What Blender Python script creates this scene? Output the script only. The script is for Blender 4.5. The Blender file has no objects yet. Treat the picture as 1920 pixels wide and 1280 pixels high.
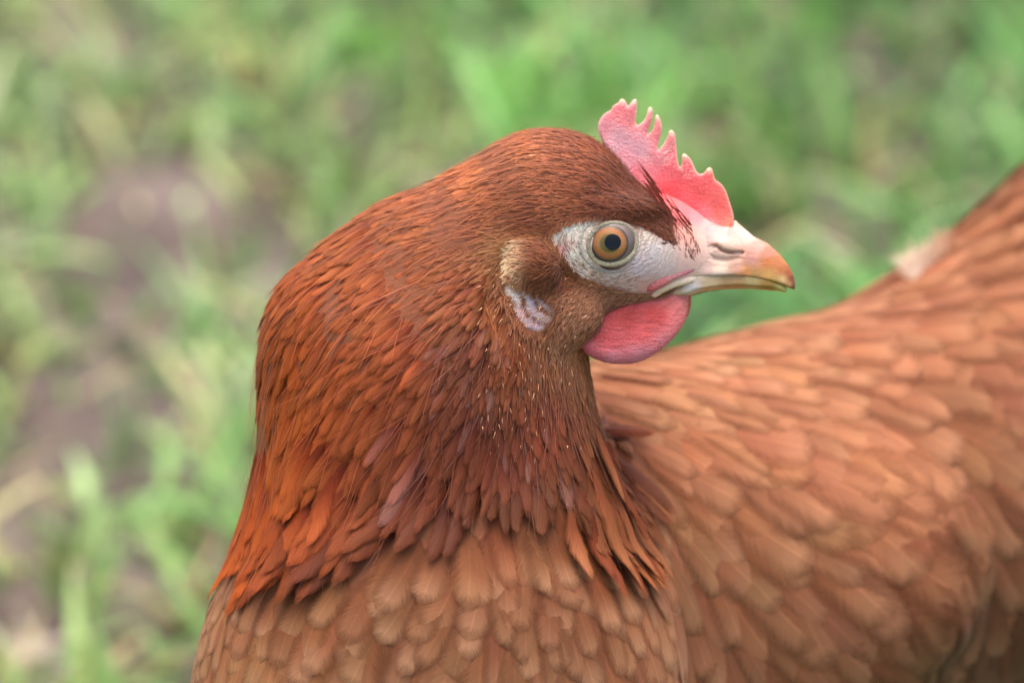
import bpy, math
import numpy as np
from mathutils import Vector

# ------------------------------------------------------------------ camera, sky, sun
scene = bpy.context.scene
S = 0.00012                      # metres per photo pixel at one metre from the lens
TH = math.radians(30.0)          # the camera looks this far down
D0 = 1.0
HEADZ = 0.30                     # height of the picture centre above the ground
FW = np.array([0, math.cos(TH), -math.sin(TH)])
UP = np.array([0, math.sin(TH), math.cos(TH)])
RT = np.array([1.0, 0, 0])
CAM = np.array([0, 0, HEADZ + math.sin(TH) * D0])

cd = bpy.data.cameras.new('camera')
cam = bpy.data.objects.new('camera', cd)
scene.collection.objects.link(cam)
cam.location = CAM
cam.rotation_euler = (math.radians(90) - TH, 0, 0)
cd.sensor_width = 36.0
cd.lens = 36.0 / (1920 * S)
cd.clip_start = 0.02
cd.clip_end = 500
cd.dof.use_dof = True
cd.dof.focus_distance = D0 - 140 * S
cd.dof.aperture_fstop = 7.6
scene.camera = cam

SUN_EL, SUN_AZ = math.radians(76), math.radians(5)   # azimuth from +y (away from camera), towards +x
world = bpy.data.worlds.new("World")
scene.world = world
world.use_nodes = True
wn = world.node_tree
bg = wn.nodes['Background']
sky = wn.nodes.new('ShaderNodeTexSky')
sky.sky_type = 'NISHITA'
sky.sun_disc = False
sky.sun_elevation = SUN_EL
sky.sun_rotation = SUN_AZ
sky.air_density = 1.0
sky.dust_density = 6.0
sky.ozone_density = 0.6
wn.links.new(sky.outputs[0], bg.inputs[0])
bg.inputs[1].default_value = 0.15
ld = bpy.data.lights.new('sun', 'SUN')
ld.energy = 0.8
ld.angle = math.radians(75)
ld.color = (1.0, 0.95, 0.88)
sun = bpy.data.objects.new('sun', ld)
scene.collection.objects.link(sun)
sdir = Vector((math.sin(SUN_AZ) * math.cos(SUN_EL), math.cos(SUN_AZ) * math.cos(SUN_EL), math.sin(SUN_EL)))
sun.rotation_euler = sdir.to_track_quat('Z', 'Y').to_euler()
sun.location = (0, 0, 5)

scene.view_settings.view_transform = 'Standard'
scene.view_settings.look = 'None'
scene.view_settings.exposure = 1.2
scene.view_settings.gamma = 1.0
scene.render.engine = 'CYCLES'
scene.cycles.use_denoising = True
scene.cycles.max_bounces = 6
scene.cycles.diffuse_bounces = 3
scene.cycles.glossy_bounces = 2
scene.cycles.transmission_bounces = 3
scene.cycles.transparent_max_bounces = 12
scene.cycles.sample_clamp_indirect = 6

rng = np.random.default_rng(7)
LN = scene.collection.objects.link


# ------------------------------------------------------------------ helpers
def lin(c):
    c = np.asarray(c, float) / 255.0
    return np.where(c <= 0.04045, c / 12.92, ((c + 0.055) / 1.055) ** 2.4)


def P(q):
    """hen space (photo px right, px down, px towards the lens) -> metres in the world"""
    q = np.asarray(q, float)
    z = (D0 - q[..., 2] * S)[..., None]
    return CAM + FW * z + RT * ((q[..., 0] - 960)[..., None] * S * z) + UP * ((640 - q[..., 1])[..., None] * S * z)


def norm(v):
    return v / np.maximum(np.linalg.norm(v, axis=-1, keepdims=True), 1e-9)


def sstep(a, b, x):
    t = np.clip((x - a) / (b - a), 0, 1)
    return t * t * (3 - 2 * t)


def make_mesh(name, verts, faces, mat, parent=None, col=None, uv=None, rest=None, rnd=None, smooth=True):
    me = bpy.data.meshes.new(name)
    verts = np.asarray(verts, np.float32)
    faces = np.asarray(faces, np.int32)
    k = faces.shape[1]
    me.vertices.add(len(verts))
    me.vertices.foreach_set('co', verts.ravel())
    me.loops.add(faces.size)
    me.loops.foreach_set('vertex_index', faces.ravel())
    me.polygons.add(len(faces))
    me.polygons.foreach_set('loop_start', np.arange(0, faces.size, k, dtype=np.int32))
    if smooth:
        me.polygons.foreach_set('use_smooth', np.ones(len(faces), bool))
    me.update(calc_edges=True)
    if col is not None:
        a = me.attributes.new('tint', 'FLOAT_COLOR', 'POINT')
        c4 = np.ones((len(verts), 4), np.float32)
        c4[:, :3] = col
        a.data.foreach_set('color', c4.ravel())
    if uv is not None:
        a = me.attributes.new('blade', 'FLOAT_VECTOR', 'POINT')
        a.data.foreach_set('vector', np.asarray(uv, np.float32).ravel())
    if rest is not None:
        a = me.attributes.new('rest', 'FLOAT_VECTOR', 'POINT')
        a.data.foreach_set('vector', (np.asarray(rest, np.float32) / 100).ravel())
    me.materials.append(mat)
    me.validate()
    o = bpy.data.objects.new(name, me)
    LN(o)
    if parent is not None:
        o.parent = parent
        base = parent
        off = np.zeros(3)
        while base is not None:
            off += np.array(base.location)
            base = base.parent
        me.vertices.foreach_set('co', (verts - off.astype(np.float32)).ravel())
    return o


class NB:
    """small node-building helper"""
    def __init__(self, name):
        self.m = bpy.data.materials.new(name)
        self.m.use_nodes = True
        self.t = self.m.node_tree
        self.b = self.t.nodes['Principled BSDF']
        self.out = self.t.nodes['Material Output']

    def n(self, kind, **kw):
        nd = self.t.nodes.new(kind)
        for k, v in kw.items():
            if k.startswith('i_'):
                nd.inputs[int(k[2:])].default_value = v
            else:
                setattr(nd, k, v)
        return nd

    def l(self, a, b):
        self.t.links.new(a, b)

    def attr(self, name):
        return self.n('ShaderNodeAttribute', attribute_name=name)

    def math(self, op, a, b=None, c=None):
        nd = self.n('ShaderNodeMath', operation=op)
        for i, x in enumerate((a, b, c)):
            if x is None:
                continue
            if isinstance(x, (int, float)):
                nd.inputs[i].default_value = x
            else:
                self.l(x, nd.inputs[i])
        return nd.outputs[0]

    def noise(self, vec, scale, detail=3, rough=0.55, dist=0.0):
        nd = self.n('ShaderNodeTexNoise')
        nd.inputs['Scale'].default_value = scale
        nd.inputs['Detail'].default_value = detail
        nd.inputs['Roughness'].default_value = rough
        nd.inputs['Distortion'].default_value = dist
        if vec is not None:
            self.l(vec, nd.inputs['Vector'])
        return nd.outputs['Fac']

    def ramp(self, fac, stops):
        nd = self.n('ShaderNodeValToRGB')
        e = nd.color_ramp.elements
        while len(e) < len(stops):
            e.new(0.5)
        for i, (p, c) in enumerate(stops):
            e[i].position = p
            e[i].color = (*c, 1) if len(c) == 3 else c
        self.l(fac, nd.inputs[0])
        return nd.outputs[0]

    def mix(self, fac, a, b, mode='MIX'):
        nd = self.n('ShaderNodeMix', data_type='RGBA', blend_type=mode)
        for s, x in ((0, fac), (6, a), (7, b)):
            if isinstance(x, (int, float)):
                nd.inputs[s].default_value = x
            elif isinstance(x, tuple):
                nd.inputs[s].default_value = (*x, 1)
            else:
                self.l(x, nd.inputs[s])
        return nd.outputs[2]

    def scalecol(self, col, fac):
        """colour times a scalar"""
        nd = self.n('ShaderNodeVectorMath', operation='SCALE')
        self.l(col, nd.inputs[0])
        self.l(fac, nd.inputs['Scale'])
        return nd.outputs[0]

    def bump(self, h, dist, strength=1.0):
        nd = self.n('ShaderNodeBump')
        nd.inputs['Strength'].default_value = strength
        nd.inputs['Distance'].default_value = dist
        self.l(h, nd.inputs['Height'])
        self.l(nd.outputs[0], self.b.inputs['Normal'])
        return nd


# ------------------------------------------------------------------ materials
def feather_material(name, stripes, contrast, transl, rough, shaft, sheen=0.25, soft=0.3, spec=0.32, fray=1.1):
    m = NB(name)
    tint = m.attr('tint').outputs['Color']
    bl = m.attr('blade')
    sx = m.n('ShaderNodeSeparateXYZ')
    m.l(bl.outputs['Vector'], sx.inputs[0])
    u, v, r = sx.outputs[0], sx.outputs[1], sx.outputs[2]
    au = m.math('ABSOLUTE', u)
    # barbs sweep forwards and outwards from the shaft
    along = m.math('SUBTRACT', v, m.math('MULTIPLY', au, 0.28))
    cv = m.n('ShaderNodeCombineXYZ')
    m.l(m.math('MULTIPLY', u, 0.6), cv.inputs[0])
    m.l(m.math('MULTIPLY', along, stripes), cv.inputs[1])
    m.l(m.math('MULTIPLY', r, 57.0), cv.inputs[2])
    nb = m.noise(cv.outputs[0], 1.0, 3, 0.65)
    cv2 = m.n('ShaderNodeCombineXYZ')
    m.l(m.math('MULTIPLY', u, 1.4), cv2.inputs[0])
    m.l(m.math('MULTIPLY', v, 2.2), cv2.inputs[1])
    m.l(m.math('MULTIPLY', r, 91.0), cv2.inputs[2])
    nl = m.noise(cv2.outputs[0], 1.0, 2, 0.5)
    f = m.math('MULTIPLY_ADD', m.math('SUBTRACT', nb, 0.5), contrast, 1.0)
    f2 = m.math('MULTIPLY_ADD', m.math('SUBTRACT', nl, 0.5), 0.5, 1.0)
    f = m.math('MULTIPLY', f, f2)
    # shaft
    sh = m.math('SUBTRACT', 1.0, m.math('MULTIPLY', au, 14.0))
    sh = m.math('MAXIMUM', sh, 0.0)
    f = m.math('MULTIPLY', f, m.math('MULTIPLY_ADD', sh, shaft, 1.0))
    col = m.scalecol(tint, f)
    m.l(col, m.b.inputs['Base Color'])
    m.b.inputs['Roughness'].default_value = rough
    m.b.inputs['Specular IOR Level'].default_value = spec
    m.b.inputs['Sheen Weight'].default_value = sheen
    m.b.inputs['Sheen Roughness'].default_value = 0.4
    m.b.inputs['Sheen Tint'].default_value = (1.0, 0.85, 0.8, 1)
    hb = m.math('ADD', nb, m.math('MULTIPLY', sh, 0.6))
    m.bump(hb, 0.00016, 0.6)
    tr = m.n('ShaderNodeBsdfTranslucent')
    m.l(col, tr.inputs[0])
    mx = m.n('ShaderNodeMixShader')
    mx.inputs[0].default_value = transl
    m.l(m.b.outputs[0], mx.inputs[1])
    m.l(tr.outputs[0], mx.inputs[2])
    if soft > 0:
        # the vane thins out into loose barbs at its rim
        e = m.math('MINIMUM', m.math('SUBTRACT', 1.0, au), m.math('MULTIPLY', m.math('SUBTRACT', 1.0, v), 3.0))
        al = m.math('MULTIPLY_ADD', m.math('SUBTRACT', nb, 0.5), fray, m.math('DIVIDE', e, soft))
        nd = m.n('ShaderNodeClamp')
        m.l(al, nd.inputs[0])
        tp = m.n('ShaderNodeBsdfTransparent')
        m2 = m.n('ShaderNodeMixShader')
        m.l(nd.outputs[0], m2.inputs[0])
        m.l(tp.outputs[0], m2.inputs[1])
        m.l(mx.outputs[0], m2.inputs[2])
        mx = m2
    m.l(mx.outputs[0], m.out.inputs[0])
    return m.m


M_hackle = feather_material('hackle_feather', 34, 1.0, 0.14, 0.52, 0.2, sheen=.03, soft=.45, spec=.16)
M_crown = feather_material('short_feather', 14, 0.6, 0.10, 0.5, 0.1, sheen=.06, soft=.5, spec=.28)
M_contour = feather_material('contour_feather', 44, 0.4, 0.16, 0.7, 0.22, sheen=.1, soft=.6, spec=.18, fray=.85)
M_bristle = feather_material('bristle', 6, 0.3, 0.1, 0.5, 0.0, soft=0)


def skin_material():
    m = NB('bare_skin')
    tint = m.attr('tint').outputs['Color']
    rest = m.attr('rest').outputs['Vector']
    # folds that ring the eye
    vm = m.n('ShaderNodeVectorMath', operation='DISTANCE')
    m.l(rest, vm.inputs[0])
    vm.inputs[1].default_value = (11.47, 4.40, 1.2)
    d = vm.outputs['Value']
    wob = m.noise(rest, 4.0, 3)
    ph = m.math('MULTIPLY_ADD', d, 58.0, m.math('MULTIPLY', wob, 26.0))
    ring = m.math('SINE', ph)
    amp = m.noise(rest, 9.0, 2)
    near = m.math('SUBTRACT', 1.0, m.math('MULTIPLY', d, 0.62))
    near = m.math('MAXIMUM', near, 0.0)
    amp = m.math('MULTIPLY', m.math('POWER', amp, 1.6), m.math('MULTIPLY', near, 2.2))
    ring = m.math('MULTIPLY', ring, amp)
    fine = m.noise(rest, 60.0, 3)
    h = m.math('ADD', ring, m.math('MULTIPLY', fine, 1.2))
    mott = m.noise(rest, 16.0, 4, 0.6)
    f = m.math('ADD', m.math('MULTIPLY_ADD', mott, 0.4, 0.80), m.math('MULTIPLY', ring, 0.34))
    col = m.scalecol(tint, f)
    m.l(col, m.b.inputs['Base Color'])
    m.b.inputs['Roughness'].default_value = 0.55
    m.b.inputs['Specular IOR Level'].default_value = 0.35
    m.b.inputs['Subsurface Weight'].default_value = 0.25
    m.b.inputs['Subsurface Radius'].default_value = (1.0, 0.4, 0.3)
    m.b.inputs['Subsurface Scale'].default_value = 0.0012
    m.bump(h, 0.00035, 0.8)
    return m.m


M_skin = skin_material()


def flesh_material(name, pore, radius, rough, scale, fold=0.0, sss=0.5):
    m = NB(name)
    tint = m.attr('tint').outputs['Color']
    rest = m.attr('rest').outputs['Vector']
    mp = m.n('ShaderNodeMapping')
    mp.inputs['Rotation'].default_value = (0, 0, math.radians(-35))
    mp.inputs['Scale'].default_value = (0.35, 1.6, 1.0)
    m.l(rest, mp.inputs[0])
    st = m.noise(mp.outputs[0], 9.0, 4, 0.6, 0.5)
    fine = m.noise(rest, 45.0, 3, 0.6)
    mott = m.noise(rest, 7.0, 3, 0.6)
    f = m.math('ADD', m.math('MULTIPLY_ADD', mott, 0.26, 0.76), m.math('MULTIPLY', fine, 0.26))
    f = m.math('ADD', f, m.math('MULTIPLY', m.math('SUBTRACT', st, 0.5), fold))
    col = m.scalecol(tint, f)
    m.l(col, m.b.inputs['Base Color'])
    m.b.inputs['Roughness'].default_value = rough
    m.b.inputs['Specular IOR Level'].default_value = 0.35
    m.b.inputs['Subsurface Weight'].default_value = sss
    m.b.inputs['Subsurface Radius'].default_value = radius
    m.b.inputs['Subsurface Scale'].default_value = scale
    mid = m.noise(rest, 20.0, 2, 0.5)
    h = m.math('ADD', m.math('MULTIPLY', fine, pore), m.math('MULTIPLY', st, 4.0 * fold))
    h = m.math('ADD', h, m.math('MULTIPLY', mid, 1.2 * pore))
    m.bump(h, 0.0006, 0.9)
    return m.m


M_comb = flesh_material('comb_flesh', 1.3, (1.0, 0.3, 0.25), 0.55, 0.0014, 0.10)
M_wattle = flesh_material('wattle_flesh', 0.7, (1.0, 0.3, 0.25), 0.45, 0.0015, 0.4)
M_lobe = flesh_material('earlobe_skin', 0.6, (0.8, 0.6, 0.6), 0.5, 0.0010, 0.55)
M_lid = flesh_material('eyelid_skin', 1.2, (0.8, 0.6, 0.4), 0.5, 0.0006, 0.3, 0.2)


def horn_material():
    m = NB('horn')
    tint = m.attr('tint').outputs['Color']
    rest = m.attr('rest').outputs['Vector']
    mp = m.n('ShaderNodeMapping')
    mp.inputs['Rotation'].default_value = (0, 0, math.radians(-25))
    mp.inputs['Scale'].default_value = (0.3, 1.5, 1.0)
    m.l(rest, mp.inputs[0])
    st = m.noise(mp.outputs[0], 10.0, 3, 0.6)
    mt = m.noise(rest, 14.0, 3)
    f = m.math('ADD', m.math('MULTIPLY_ADD', st, 0.25, 0.72), m.math('MULTIPLY', mt, 0.3))
    m.l(m.scalecol(tint, f), m.b.inputs['Base Color'])
    m.b.inputs['Roughness'].default_value = 0.34
    m.b.inputs['Specular IOR Level'].default_value = 0.5
    m.b.inputs['Subsurface Weight'].default_value = 0.35
    m.b.inputs['Subsurface Radius'].default_value = (1.0, 0.6, 0.3)
    m.b.inputs['Subsurface Scale'].default_value = 0.0012
    m.bump(m.math('ADD', st, m.math('MULTIPLY', m.noise(rest, 50, 2), 0.6)), 0.0002, 0.7)
    return m.m


M_horn = horn_material()


def eye_material(name, mode):
    m = NB(name)
    tint = m.attr('tint').outputs['Color']
    rest = m.attr('rest').outputs['Vector']
    if mode == 'iris':
        n = m.noise(rest, 45.0, 3, 0.6)
        f = m.math('MULTIPLY_ADD', n, 0.5, 0.75)
        m.l(m.scalecol(tint, f), m.b.inputs['Base Color'])
    else:
        m.l(tint, m.b.inputs['Base Color'])
    m.b.inputs['Roughness'].default_value = 0.35
    m.b.inputs['Specular IOR Level'].default_value = 0.02
    m.b.inputs['Coat Weight'].default_value = 0.75
    m.b.inputs['Coat Roughness'].default_value = 0.03
    m.b.inputs['Coat IOR'].default_value = 1.45
    return m.m


M_eye, M_iris, M_pupil = eye_material('eye_white', 'x'), eye_material('iris', 'iris'), eye_material('pupil', 'x')


def leaf_material(name, rough, transl, spec):
    m = NB(name)
    tint = m.attr('tint').outputs['Color']
    m.l(tint, m.b.inputs['Base Color'])
    m.b.inputs['Roughness'].default_value = rough
    m.b.inputs['Specular IOR Level'].default_value = spec
    tr = m.n('ShaderNodeBsdfTranslucent')
    m.l(tint, tr.inputs[0])
    mx = m.n('ShaderNodeMixShader')
    mx.inputs[0].default_value = transl
    m.l(m.b.outputs[0], mx.inputs[1])
    m.l(tr.outputs[0], mx.inputs[2])
    m.l(mx.outputs[0], m.out.inputs[0])
    return m.m


M_grass = leaf_material('grass_blade', 0.42, 0.3, 0.6)
M_straw = leaf_material('dry_straw', 0.6, 0.15, 0.4)


def soil_material():
    m = NB('soil')
    g = m.n('ShaderNodeNewGeometry').outputs['Position']
    a = m.noise(g, 14.0, 5, 0.6)
    b = m.noise(g, 90.0, 4, 0.6)
    far = m.noise(g, 1.5, 4, 0.6)
    c = m.ramp(a, [(0.3, tuple(lin((60, 48, 42)))), (0.5, tuple(lin((98, 82, 78)))), (0.72, tuple(lin((150, 134, 126))))])
    c = m.mix(m.math('MULTIPLY', b, 0.5), c, tuple(lin((70, 62, 50))))
    # beyond the hen's patch the sheet is mown meadow
    vm = m.n('ShaderNodeVectorMath', operation='DISTANCE')
    m.l(g, vm.inputs[0])
    vm.inputs[1].default_value = (0, 1.6, 0)
    mask = m.ramp(m.math('MULTIPLY', vm.outputs['Value'], 0.1), [(0.2, (0, 0, 0)), (0.4, (1, 1, 1))])
    gr = m.ramp(far, [(0.3, (0.05, 0.11, 0.02)), (0.7, (0.10, 0.19, 0.05))])
    m.l(m.mix(mask, c, gr), m.b.inputs['Base Color'])
    m.b.inputs['Roughness'].default_value = 0.9
    m.bump(m.math('ADD', a, m.math('MULTIPLY', b, 0.3)), 0.01, 0.8)
    return m.m


M_soil = soil_material()

# ------------------------------------------------------------------ ground
gx = np.concatenate([np.linspace(-200, -3, 12), np.linspace(-2.4, 2.4, 97), np.linspace(3, 200, 12)])
gy = np.concatenate([np.linspace(-200, -1.5, 12), np.linspace(-1, 4, 101), np.linspace(4.6, 300, 12)])
GX, GY = np.meshgrid(gx, gy, indexing='ij')


def ground_z(x, y):
    r = np.hypot(x, y - 1.6)
    w = np.exp(-(r / 3.0) ** 2)
    return w * (0.008 * np.sin(x * 9 + 1.3 * np.sin(y * 7)) + 0.006 * np.sin(y * 13 + 2 * np.sin(x * 11)) + 0.004 * np.sin(31 * x + 17 * y))


GZ = ground_z(GX, GY)
n0, n1 = GX.shape
idx = np.arange(n0 * n1).reshape(n0, n1)
gf = np.stack([idx[:-1, :-1], idx[1:, :-1], idx[1:, 1:], idx[:-1, 1:]], -1).reshape(-1, 4)
ground = make_mesh('ground', np.stack([GX, GY, GZ], -1).reshape(-1, 3), gf, M_soil)
ground['kind'] = 'structure'


def ground_at(px, py, z=0.0):
    dv = FW + RT * (px - 960) * S + UP * (640 - py) * S
    t = (z - CAM[2]) / dv[2]
    return CAM + dv * t


# patches seen in the photograph, stood on the ground where they lie: x, y, radius (photo px), kind, strength
PATCH = [
    (290, 330, 200, 'soil', 1.1), (200, 350, 120, 'soil', 1.0), (380, 300, 120, 'soil', .9), (470, 300, 90, 'soil', .5),
    (190, 620, 140, 'soil', 1.1), (110, 600, 60, 'soil', .7), (40, 740, 60, 'soil', .7), (30, 880, 60, 'soil', .7),
    (30, 1090, 80, 'soil', .8), (780, 270, 80, 'soil', .8), (770, 230, 110, 'dry', .9), (720, 180, 130, 'dry', .5),
    (480, 230, 110, 'dry', .5), (330, 700, 80, 'dry', .6), (460, 690, 60, 'dry', .5), (60, 960, 70, 'dry', .9),
    (120, 780, 80, 'dry', .6), (280, 1060, 80, 'dry', .5), (60, 1140, 50, 'pale', 1.0), (910, 15, 70, 'pale', .9),
    (330, 5, 60, 'pale', .6), (290, 255, 30, 'pale', .6), (1630, 420, 80, 'soil', .9), (1570, 440, 60, 'dark', .7),
    (1740, 155, 45, 'dark', 1.2), (1740, 230, 60, 'dark', .4), (1340, 230, 60, 'dry', .9), (1350, 290, 40, 'dry', .6),
    (1550, 230, 45, 'yellow', .9), (1500, 200, 70, 'yellow', .5), (1700, 290, 70, 'yellow', .5), (1500, 400, 60, 'yellow', .5),
    (1850, 40, 110, 'dark', .7), (1500, 50, 60, 'dry', .4), (30, 60, 60, 'dark', .6), (120, 20, 80, 'dark', .5),
    (330, 900, 90, 'vivid', .8), (280, 920, 60, 'vivid', .7), (40, 320, 60, 'vivid', .8), (640, 60, 140, 'vivid', .8),
    (1060, 140, 160, 'vivid', .7), (1440, 250, 110, 'vivid', .7), (1250, 100, 150, 'vivid', .4), (1700, 60, 150, 'vivid', .4),
    (540, 190, 120, 'vivid', .5), (270, 420, 90, 'vivid', .3), (290, 480, 100, 'blue', .6), (120, 120, 140, 'blue', .5),
    (560, 110, 90, 'blue', .5), (380, 760, 100, 'blue', .6), (200, 860, 110, 'blue', .5), (1400, 560, 120, 'blue', .6),
    (1150, 60, 90, 'blue', .4), (1600, 150, 120, 'blue', .5), (100, 560, 120, 'vivid', .4), (70, 1230, 110, 'vivid', .6),
    (250, 1200, 130, 'vivid', .6), (560, 330, 90, 'dry', .4), (200, 1000, 90, 'dark', .5), (300, 1150, 70, 'dark', .3),
    (160, 770, 50, 'dark', .7), (280, 850, 60, 'dark', .3), (1800, 400, 80, 'dark', .5), (1540, 480, 70, 'yellow', .6),
]
PG = np.array([ground_at(a, b, 0.02)[:2] for a, b, *_ in PATCH])
sc_ground = 1.5 * S


def patch_w(x, y, kind):
    w = np.zeros_like(x)
    for (a, b, r, k, s), g in zip(PATCH, PG):
        if k == kind:
            rr = r * sc_ground * (.74 if kind in ('soil', 'pale') else 1)
            w = np.maximum(w, s * np.exp(-(((x - g[0]) / rr) ** 2 + ((y - g[1]) / (rr * 1.7)) ** 2)))
    return w


def vnoise(x, y, f, seed):
    """cheap smooth noise from a few sines"""
    r = np.random.default_rng(seed)
    o = np.zeros_like(x)
    for _ in range(6):
        a, b, c = r.normal(size=2) * f, r.uniform(0, 6.28), r.uniform(.5, 1)
        o += c * np.sin(a[0] * x + a[1] * y + b)
    return o / 3.0


def blades(name, n, box, hmin, hmax, wmin, wmax, colfn, mat, flat=0.0, keep=None, lab=None, cat=None):
    x = rng.uniform(box[0], box[1], n)
    y = rng.uniform(box[2], box[3], n)
    if keep is not None:
        k = keep(x, y)
        x, y = x[k], y[k]
    n = len(x)
    h = rng.uniform(hmin, hmax, n)
    w = rng.uniform(wmin, wmax, n)
    if name == 'grass':
        h = h * (1 - .7 * np.clip(1.6 * patch_w(x, y, 'soil') + 1.2 * patch_w(x, y, 'pale') + .5 * patch_w(x, y, 'dry'), 0, 1))
    phi = rng.uniform(0, 2 * math.pi, n)
    lean = rng.uniform(0.1, 1.0, n) + flat
    curve = rng.uniform(0.1, 0.9, n)
    face = phi + rng.normal(0, 0.6, n) + math.pi / 2
    rows = 5
    V = np.zeros((n, rows, 2, 3))
    tvec = np.stack([np.cos(phi), np.sin(phi)], -1)
    svec = np.stack([np.cos(face), np.sin(face)], -1)
    px, pz = np.zeros(n), np.zeros(n)
    ang = math.pi / 2 - lean
    for i in range(rows):
        v = i / (rows - 1)
        if i:
            a = np.maximum(ang - curve * v * 1.3, -0.15 if flat == 0 else -0.02)
            px = px + np.cos(a) * h / (rows - 1)
            pz = np.maximum(pz + np.sin(a) * h / (rows - 1), 0.002)
        ww = w * (1 - v ** 2.2) * 0.5 + 0.0001
        for j, sg in enumerate((-1, 1)):
            V[:, i, j, 0] = x + tvec[:, 0] * px + svec[:, 0] * ww * sg
            V[:, i, j, 1] = y + tvec[:, 1] * px + svec[:, 1] * ww * sg
            V[:, i, j, 2] = pz
    V[..., 2] += ground_z(x, y)[:, None, None] - 0.002
    vi = np.arange(n * rows * 2).reshape(n, rows, 2)
    F = np.stack([vi[:, :-1, 0], vi[:, :-1, 1], vi[:, 1:, 1], vi[:, 1:, 0]], -1).reshape(-1, 4)
    c = colfn(x, y, n)
    C = np.repeat(c[:, None, :], rows * 2, axis=1).reshape(-1, 3)
    o = make_mesh(name, V.reshape(-1, 3), F, mat, col=C)
    o['kind'] = 'stuff'
    o['label'] = lab
    o['category'] = cat
    return o


def grass_col(x, y, n):
    g1, g2, g3 = lin((80, 134, 46)), lin((118, 168, 104)), lin((134, 148, 78))
    t = rng.random((n, 1))
    q = np.clip(vnoise(x, y, 14, 3) * .5 + .5, 0, 1)[:, None]
    c = g1 * (1 - t) + g2 * t
    c = c * (1 - .45 * q) + g3 * .45 * q
    for k, col, a in (('vivid', (92, 160, 30), .8), ('blue', (104, 158, 112), .85), ('yellow', (168, 160, 40), .85),
                      ('dry', (186, 176, 112), .75), ('dark', (36, 56, 24), .85)):
        w = np.clip(patch_w(x, y, k), 0, 1)[:, None] * a
        c = c * (1 - w) + lin(col) * w
    lf = sstep(.02, -.2, x)[:, None]
    rt = sstep(.0, .16, x)[:, None]
    c = c * (1 - .42 * lf) + lin((150, 154, 104)) * .42 * lf
    c = c * (1 - .45 * rt) + lin((66, 122, 48)) * .45 * rt
    dead = rng.random((n, 1)) < 0.08 + .10 * lf
    c = np.where(dead, lin((186, 170, 118)), c)
    lo = np.clip(1 + .35 * vnoise(x, y, 34, 8) + .35 * vnoise(x, y, 75, 9), .25, 2)[:, None]
    return np.clip(c * 1.3 * lo * np.clip(np.exp(rng.normal(-.05, .36, (n, 1))), .4, 1.7), .004, .8)


def grass_keep(x, y):
    d = 0.80 + 0.25 * vnoise(x, y, 22, 5)
    d = d - 1.7 * patch_w(x, y, 'soil') - .8 * patch_w(x, y, 'pale') - .5 * patch_w(x, y, 'dark')
    # a little thinner towards the left, where the hens have scratched
    d = d - 0.18 * sstep(0.05, -0.25, x)
    return rng.random(len(x)) < np.clip(d, 0.04, 1)


blades('grass', 135000, (-1.3, 1.3, 0.3, 3.2), 0.02, 0.056, 0.0026, 0.0070, grass_col, M_grass, keep=grass_keep,
       lab='out of focus green grass growing all round behind the hen', cat='grass')


def straw_col(x, y, n):
    t = rng.random((n, 1))
    c = lin((196, 180, 136)) * t + lin((140, 118, 86)) * (1 - t)
    w = np.clip(patch_w(x, y, 'pale'), 0, 1)[:, None]
    c = c * (1 - w) + lin((225, 215, 205)) * w
    w = np.clip(patch_w(x, y, 'soil'), 0, 1)[:, None] * .7
    c = c * (1 - w) + lin((160, 135, 128)) * w
    return c * rng.uniform(.5, 1.0, (n, 1))


blades('dry_straw', 40000, (-1.3, 1.3, 0.3, 3.2), 0.012, 0.042, 0.0018, 0.005, straw_col, M_straw, flat=1.1,
       keep=lambda x, y: rng.random(len(x)) < .35 + 1.0 * (patch_w(x, y, 'dry') + 2 * patch_w(x, y, 'pale')) + .3 * patch_w(x, y, 'soil'),
       lab='dead straw and leaf litter lying between the green grass', cat='straw')


# ------------------------------------------------------------------ the hen's shape as a distance field (px units)
def ell(p, c, r):
    q = (p - np.array(c, np.float32)) / np.array(r, np.float32)
    k0 = np.sqrt((q * q).sum(-1)) + 1e-6
    q2 = q / np.array(r, np.float32)
    k1 = np.sqrt((q2 * q2).sum(-1)) + 1e-9
    return k0 * (k0 - 1) / k1


def rcone(p, a, b, ra, rb, zs=1.0):
    s = np.array([1, 1, 1 / zs], np.float32)
    a = np.array(a, np.float32)
    b = np.array(b, np.float32)
    q = (p - a) * s
    ab = (b - a) * s
    t = np.clip((q @ ab) / (ab @ ab), 0, 1)
    return (np.linalg.norm(q - t[..., None] * ab, axis=-1) - (ra + (rb - ra) * t)) * (1 if zs >= 1 else (0.5 + 0.5 * zs))


def smin(a, b, k):
    h = np.clip(0.5 + 0.5 * (b - a) / k, 0, 1)
    return b + (a - b) * h - k * h * (1 - h)


def sdf_head(p):
    f = ell(p, (1046, 412, 0), (158, 164, 128))
    f = smin(f, ell(p, (1185, 462, 0), (150, 108, 108)), 40)
    f = smin(f, rcone(p, (1215, 478, 0), (1356, 482, 0), 80, 57, .84), 30)
    f = smin(f, rcone(p, (1020, 555, 0), (1215, 530, 0), 82, 44, .95), 40)
    f = smin(f, ell(p, (1002, 498, 106), (50, 44, 52)), 14)
    f = smin(f, ell(p, (1045, 590, 66), (85, 62, 42)), 30)
    f = smin(f, ell(p, (998, 500, -96), (50, 42, 34)), 22)
    # brow above the eye
    f = smin(f, ell(p, (1150, 392, 82), (95, 26, 30)), 24)
    return f


def sdf_neck(p):
    f = rcone(p, (985, 440, -5), (784, 698, -25), 150, 284, .76)
    f = smin(f, rcone(p, (784, 698, -25), (784, 985, -60), 284, 322, .78), 60)
    f = smin(f, rcone(p, (1000, 402, -5), (830, 545, -15), 140, 196, .80), 50)
    f = smin(f, rcone(p, (1015, 620, 0), (955, 935, -20), 70, 208, .85), 40)
    return f


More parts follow.
